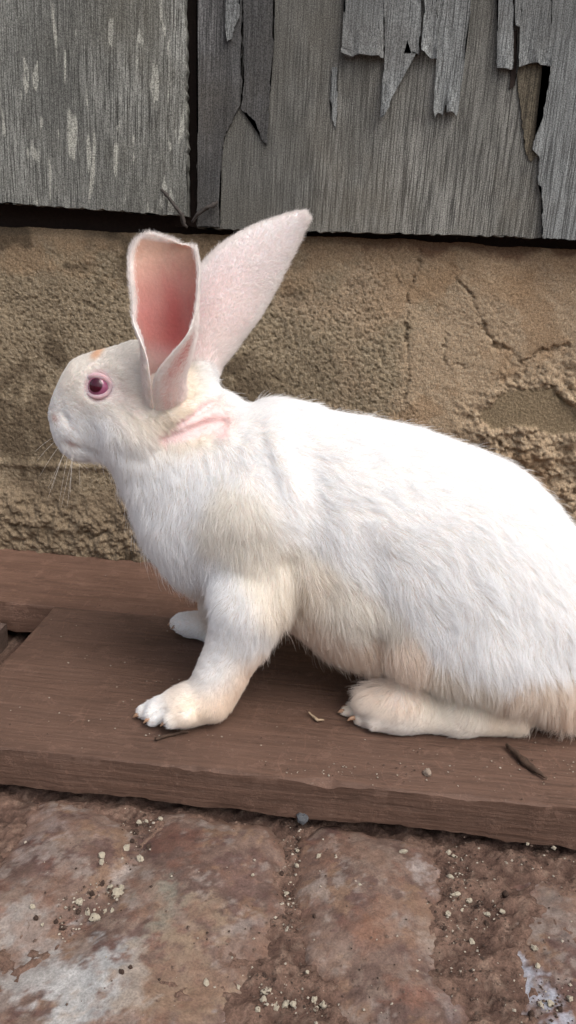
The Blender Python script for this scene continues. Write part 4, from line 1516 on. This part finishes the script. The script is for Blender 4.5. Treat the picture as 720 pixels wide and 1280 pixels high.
best = {}
for u, v, r, ar in ((128, 1070, 6, 1.0), (127, 1078, 4.5, 1.3), (159, 1060, 5.5, 1.1), (175, 1074, 5.5, 1.2), (174, 1028, 3.5, 1.2), (200, 1024, 4, 1), (183, 1027, 3, 1.3),
                    (99, 1128, 6, 1.0), (110, 1140, 4.5, 1.2), (119, 1149, 7.5, 1.0), (131, 1139, 3.5, 1), (140, 1138, 3.5, 1), (138, 1110, 5, 1.0), (147, 1118, 8, 1.15), (152, 1110, 5, 1),
                    (40, 1134, 4.5, 1), (53, 1156, 3, 1), (372, 1064, 3, 1), (371, 1082, 3.5, 1.6), (398, 1070, 3.5, 1.4), (363, 1103, 4, 1), (358, 1117, 4, 1), (450, 1106, 2.6, 1), (316, 1094, 2.6, 1),
                    (504, 1065, 4, 1.7), (561, 1066, 4, 1), (568, 1071, 4, 1.2), (563, 1097, 4.5, 1.3), (569, 1119, 5, 1.2), (586, 1127, 5, 1.1), (580, 1138, 5, 1.3), (560, 1143, 4.5, 1), (608, 1143, 4.5, 1), (628, 1140, 4, 1),
                    (590, 1177, 4.5, 1.2), (669, 1186, 5.5, 1.1), (672, 1208, 4.5, 1), (712, 1249, 6, 1), (688, 1255, 5.5, 1), (676, 1256, 4, 1), (659, 1055, 3.5, 1), (692, 1060, 3.5, 1), (258, 1228, 5, 1.2), (332, 1240, 6, 1.3),
                    (345, 1258, 6, 1), (356, 1257, 6, 1), (366, 1256, 5, 1), (392, 1250, 5, 1.2), (404, 1257, 6, 1), (322, 1262, 5, 1), (330, 1250, 5.5, 1), (395, 1262, 4.5, 1), (298, 1234, 4, 1), (384, 1215, 3.5, 1)):
    t_ = where(u, v)
    o = place('crumb', crumb_me[rl_.integers(5)], u, v, r * 0.82, 'small pale feed crumb ' + t_, 'crumb', 'pale crumbs ' + t_, ar=ar)
    best.setdefault(('pale feed crumb', t_), []).append((u, o))
for u, v, r in ((181, 1020, 5), (170, 1040, 6), (186, 1058, 6), (165, 1052, 5), (115, 1117, 6), (98, 1140, 6), (78, 1160, 7), (45, 1148, 5), (70, 1152, 5), (128, 1104, 5), (152, 1215, 6), (163, 1209, 5),
                (373, 1048, 4), (352, 1092, 5), (393, 1145, 4), (382, 1188, 4), (330, 1222, 7), (344, 1224, 5), (600, 1130, 7), (622, 1122, 7), (632, 1118, 7), (608, 1155, 6), (568, 1180, 6), (556, 1160, 5), (700, 1262, 7), (664, 1268, 7)):
    o = place('clod', clod_me[rl_.integers(3)], u, v, r * 0.7, 'small dark earth clod ' + where(u, v), 'clod', 'dark clods ' + where(u, v), sink=0.35)
    best.setdefault(('dark earth clod', where(u, v)), []).append((u, o))
ORD = ['leftmost', 'second', 'third', 'fourth', 'fifth', 'sixth', 'seventh', 'eighth', 'ninth', 'tenth', 'eleventh', 'twelfth', 'thirteenth', 'fourteenth']
for (kd_, t_), lst in best.items():
    lst.sort(key=lambda q_: q_[0])
    for i, (_, o) in enumerate(lst):
        if len(lst) == 1:
            o['label'] = 'only ' + kd_ + ' ' + t_
        elif i == len(lst) - 1:
            o['label'] = 'rightmost ' + kd_ + ' ' + t_
        else:
            o['label'] = (ORD[i] if i == 0 else ORD[i] + ' from left') + ' ' + kd_ + ' ' + t_

place('pebble', lump_mesh('pebble', 450, M_PEBBLE, 0.8), 378, 1026, 8, 'bluish grey pebble wedged under the front plank edge', 'pebble', None, sink=0.1)
place('pebble', lump_mesh('pebble', 451, plain_mat('tan_pebble', (0.30, 0.24, 0.19), 0.8)), 534, 967, 6, 'tiny tan pebble on the front plank below the hind foot', 'pebble', None, z=0.0, sink=0.2)


def on_plank(u, v, h):
    p = at(u, v, Z=h)
    return p


tag(tube('twig', [on_plank(633, 931, 0.0035), on_plank(643, 940, 0.0035), on_plank(655, 951, 0.003), on_plank(668, 962, 0.0026), on_plank(684, 973, 0.0016)], [0.0015, 0.0024, 0.0026, 0.0022, 0.0006], M_TWIG, seed=5),
    'dark brown twig on the plank right of the hind foot', 'twig')
tag(tube('twig', [on_plank(194, 924, 0.0018), on_plank(206, 920, 0.002), on_plank(220, 917, 0.002), on_plank(229, 914, 0.0028), on_plank(235, 915, 0.002)], [0.0010, 0.0013, 0.0012, 0.0014, 0.0008], M_TWIG, seed=6),
    'thin brown twig on the plank just below the fore paw', 'twig')
tag(tube('twig', [on_plank(386, 890, 0.003), on_plank(391, 895, 0.002), on_plank(397, 900, 0.0014), on_plank(405, 900, 0.0012)], [0.0006, 0.0010, 0.0012, 0.0006], plain_mat('pale_straw', (0.36, 0.27, 0.18)), seed=7),
    'tiny pale straw bit on the plank between fore paw and hind foot', 'straw')

# grit too small to count: along the joints of the paving, and dust specks on the planks
def scatter(name, spots, n, rmin, rmax, mats, zf, seed, parent=None):
    rng = np.random.default_rng(seed)
    base = [(0, 0, 1), (0.9, 0, 0), (0, 0.8, 0.1), (-1, 0.1, 0), (0, -0.9, 0), (0.1, 0, -0.8)]
    bf = [(0, 1, 2), (0, 2, 3), (0, 3, 4), (0, 4, 1), (5, 2, 1), (5, 3, 2), (5, 4, 3), (5, 1, 4)]
    V, F, MI = [], [], []
    wts = np.array([s_[3] for s_ in spots], float)
    for _ in range(n):
        u0, v0, rr, _w = spots[rng.choice(len(spots), p=wts / wts.sum())]
        u = u0 + rng.normal(0, rr[0])
        v = v0 + rng.normal(0, rr[1])
        p = zf(u, v)
        if p is None:
            continue
        r = rng.uniform(rmin, rmax) * rng.uniform(0.5, 1)
        b0 = len(V)
        an = rng.uniform(0, 6.28)
        for q in base:
            q = np.array(q) * rng.uniform(0.7, 1.3, 3) * r
            V.append((p[0] + q[0] * math.cos(an) - q[1] * math.sin(an), p[1] + q[0] * math.sin(an) + q[1] * math.cos(an), p[2] + q[2] * 0.7 + r * 0.3))
        F += [tuple(b0 + i for i in f) for f in bf]
        MI += [rng.choice(len(mats), p=[m_[1] for m_ in mats])] * len(bf)
    o = mesh_obj(name, V, F, mats[0][0], parent, smooth=False)
    for m_ in mats[1:]:
        o.data.materials.append(m_[0])
    o.data.polygons.foreach_set('material_index', np.array(MI, np.int32))
    return tag(o, kind='stuff')


def zg(u, v):
    p = at(u, v, Z=-0.040)
    if p[1] > -0.37:
        return None
    z_ = ground_z(p[0], p[1])
    return at(u, v, Z=z_)


gspots = [(178, 1030, (16, 8), 2), (172, 1060, (10, 14), 3), (112, 1130, (18, 14), 4), (140, 1115, (10, 8), 2), (80, 1160, (14, 8), 1.5), (366, 1060, (7, 18), 4), (362, 1110, (8, 26), 5), (360, 1160, (7, 14), 2),
          (340, 1240, (14, 18), 5), (385, 1255, (22, 14), 5), (570, 1085, (14, 18), 5), (590, 1130, (24, 22), 8), (575, 1170, (16, 18), 3), (600, 1230, (26, 26), 4), (690, 1255, (22, 16), 4), (650, 1075, (30, 8), 2),
          (700, 1090, (30, 20), 1.2), (420, 1080, (40, 30), 1.2), (250, 1080, (60, 40), 1.2), (60, 1080, (40, 40), 1.0), (480, 1230, (50, 30), 1.5), (300, 1180, (50, 30), 1), (640, 1190, (40, 30), 2), (200, 1250, (80, 25), 1)]
M_GRIT_B = plain_mat('brown_grit', (0.11, 0.075, 0.058), 0.95, 0.4)
M_GRIT_D = plain_mat('dark_grit', (0.05, 0.033, 0.025), 0.95, 0.4)
M_GRIT_L = plain_mat('pale_grit', (0.33, 0.29, 0.235), 0.95, 0.4)
scatter('grit', gspots, 1700, 0.0004, 0.0015, [(M_GRIT_B, 0.45), (M_GRIT_D, 0.30), (M_GRIT_L, 0.25)], zg, 51)
pspots = [(150, 830, (90, 50), 3), (110, 780, (60, 18), 1), (300, 920, (150, 16), 2), (600, 960, (80, 22), 5), (460, 960, (80, 10), 3), (80, 730, (70, 12), 1.5), (420, 965, (30, 4), 2), (690, 955, (20, 14), 3), (120, 900, (80, 16), 2)]


def zp(u, v):
    p = at(u, v, Z=0.0003)
    return p if -0.382 < p[1] < -0.03 and p[0] > -0.26 else None


scatter('dust_specks', pspots, 330, 0.0003, 0.0011, [(M_GRIT_L, 0.6), (M_GRIT_B, 0.2), (M_GRIT_D, 0.2)], zp, 52)
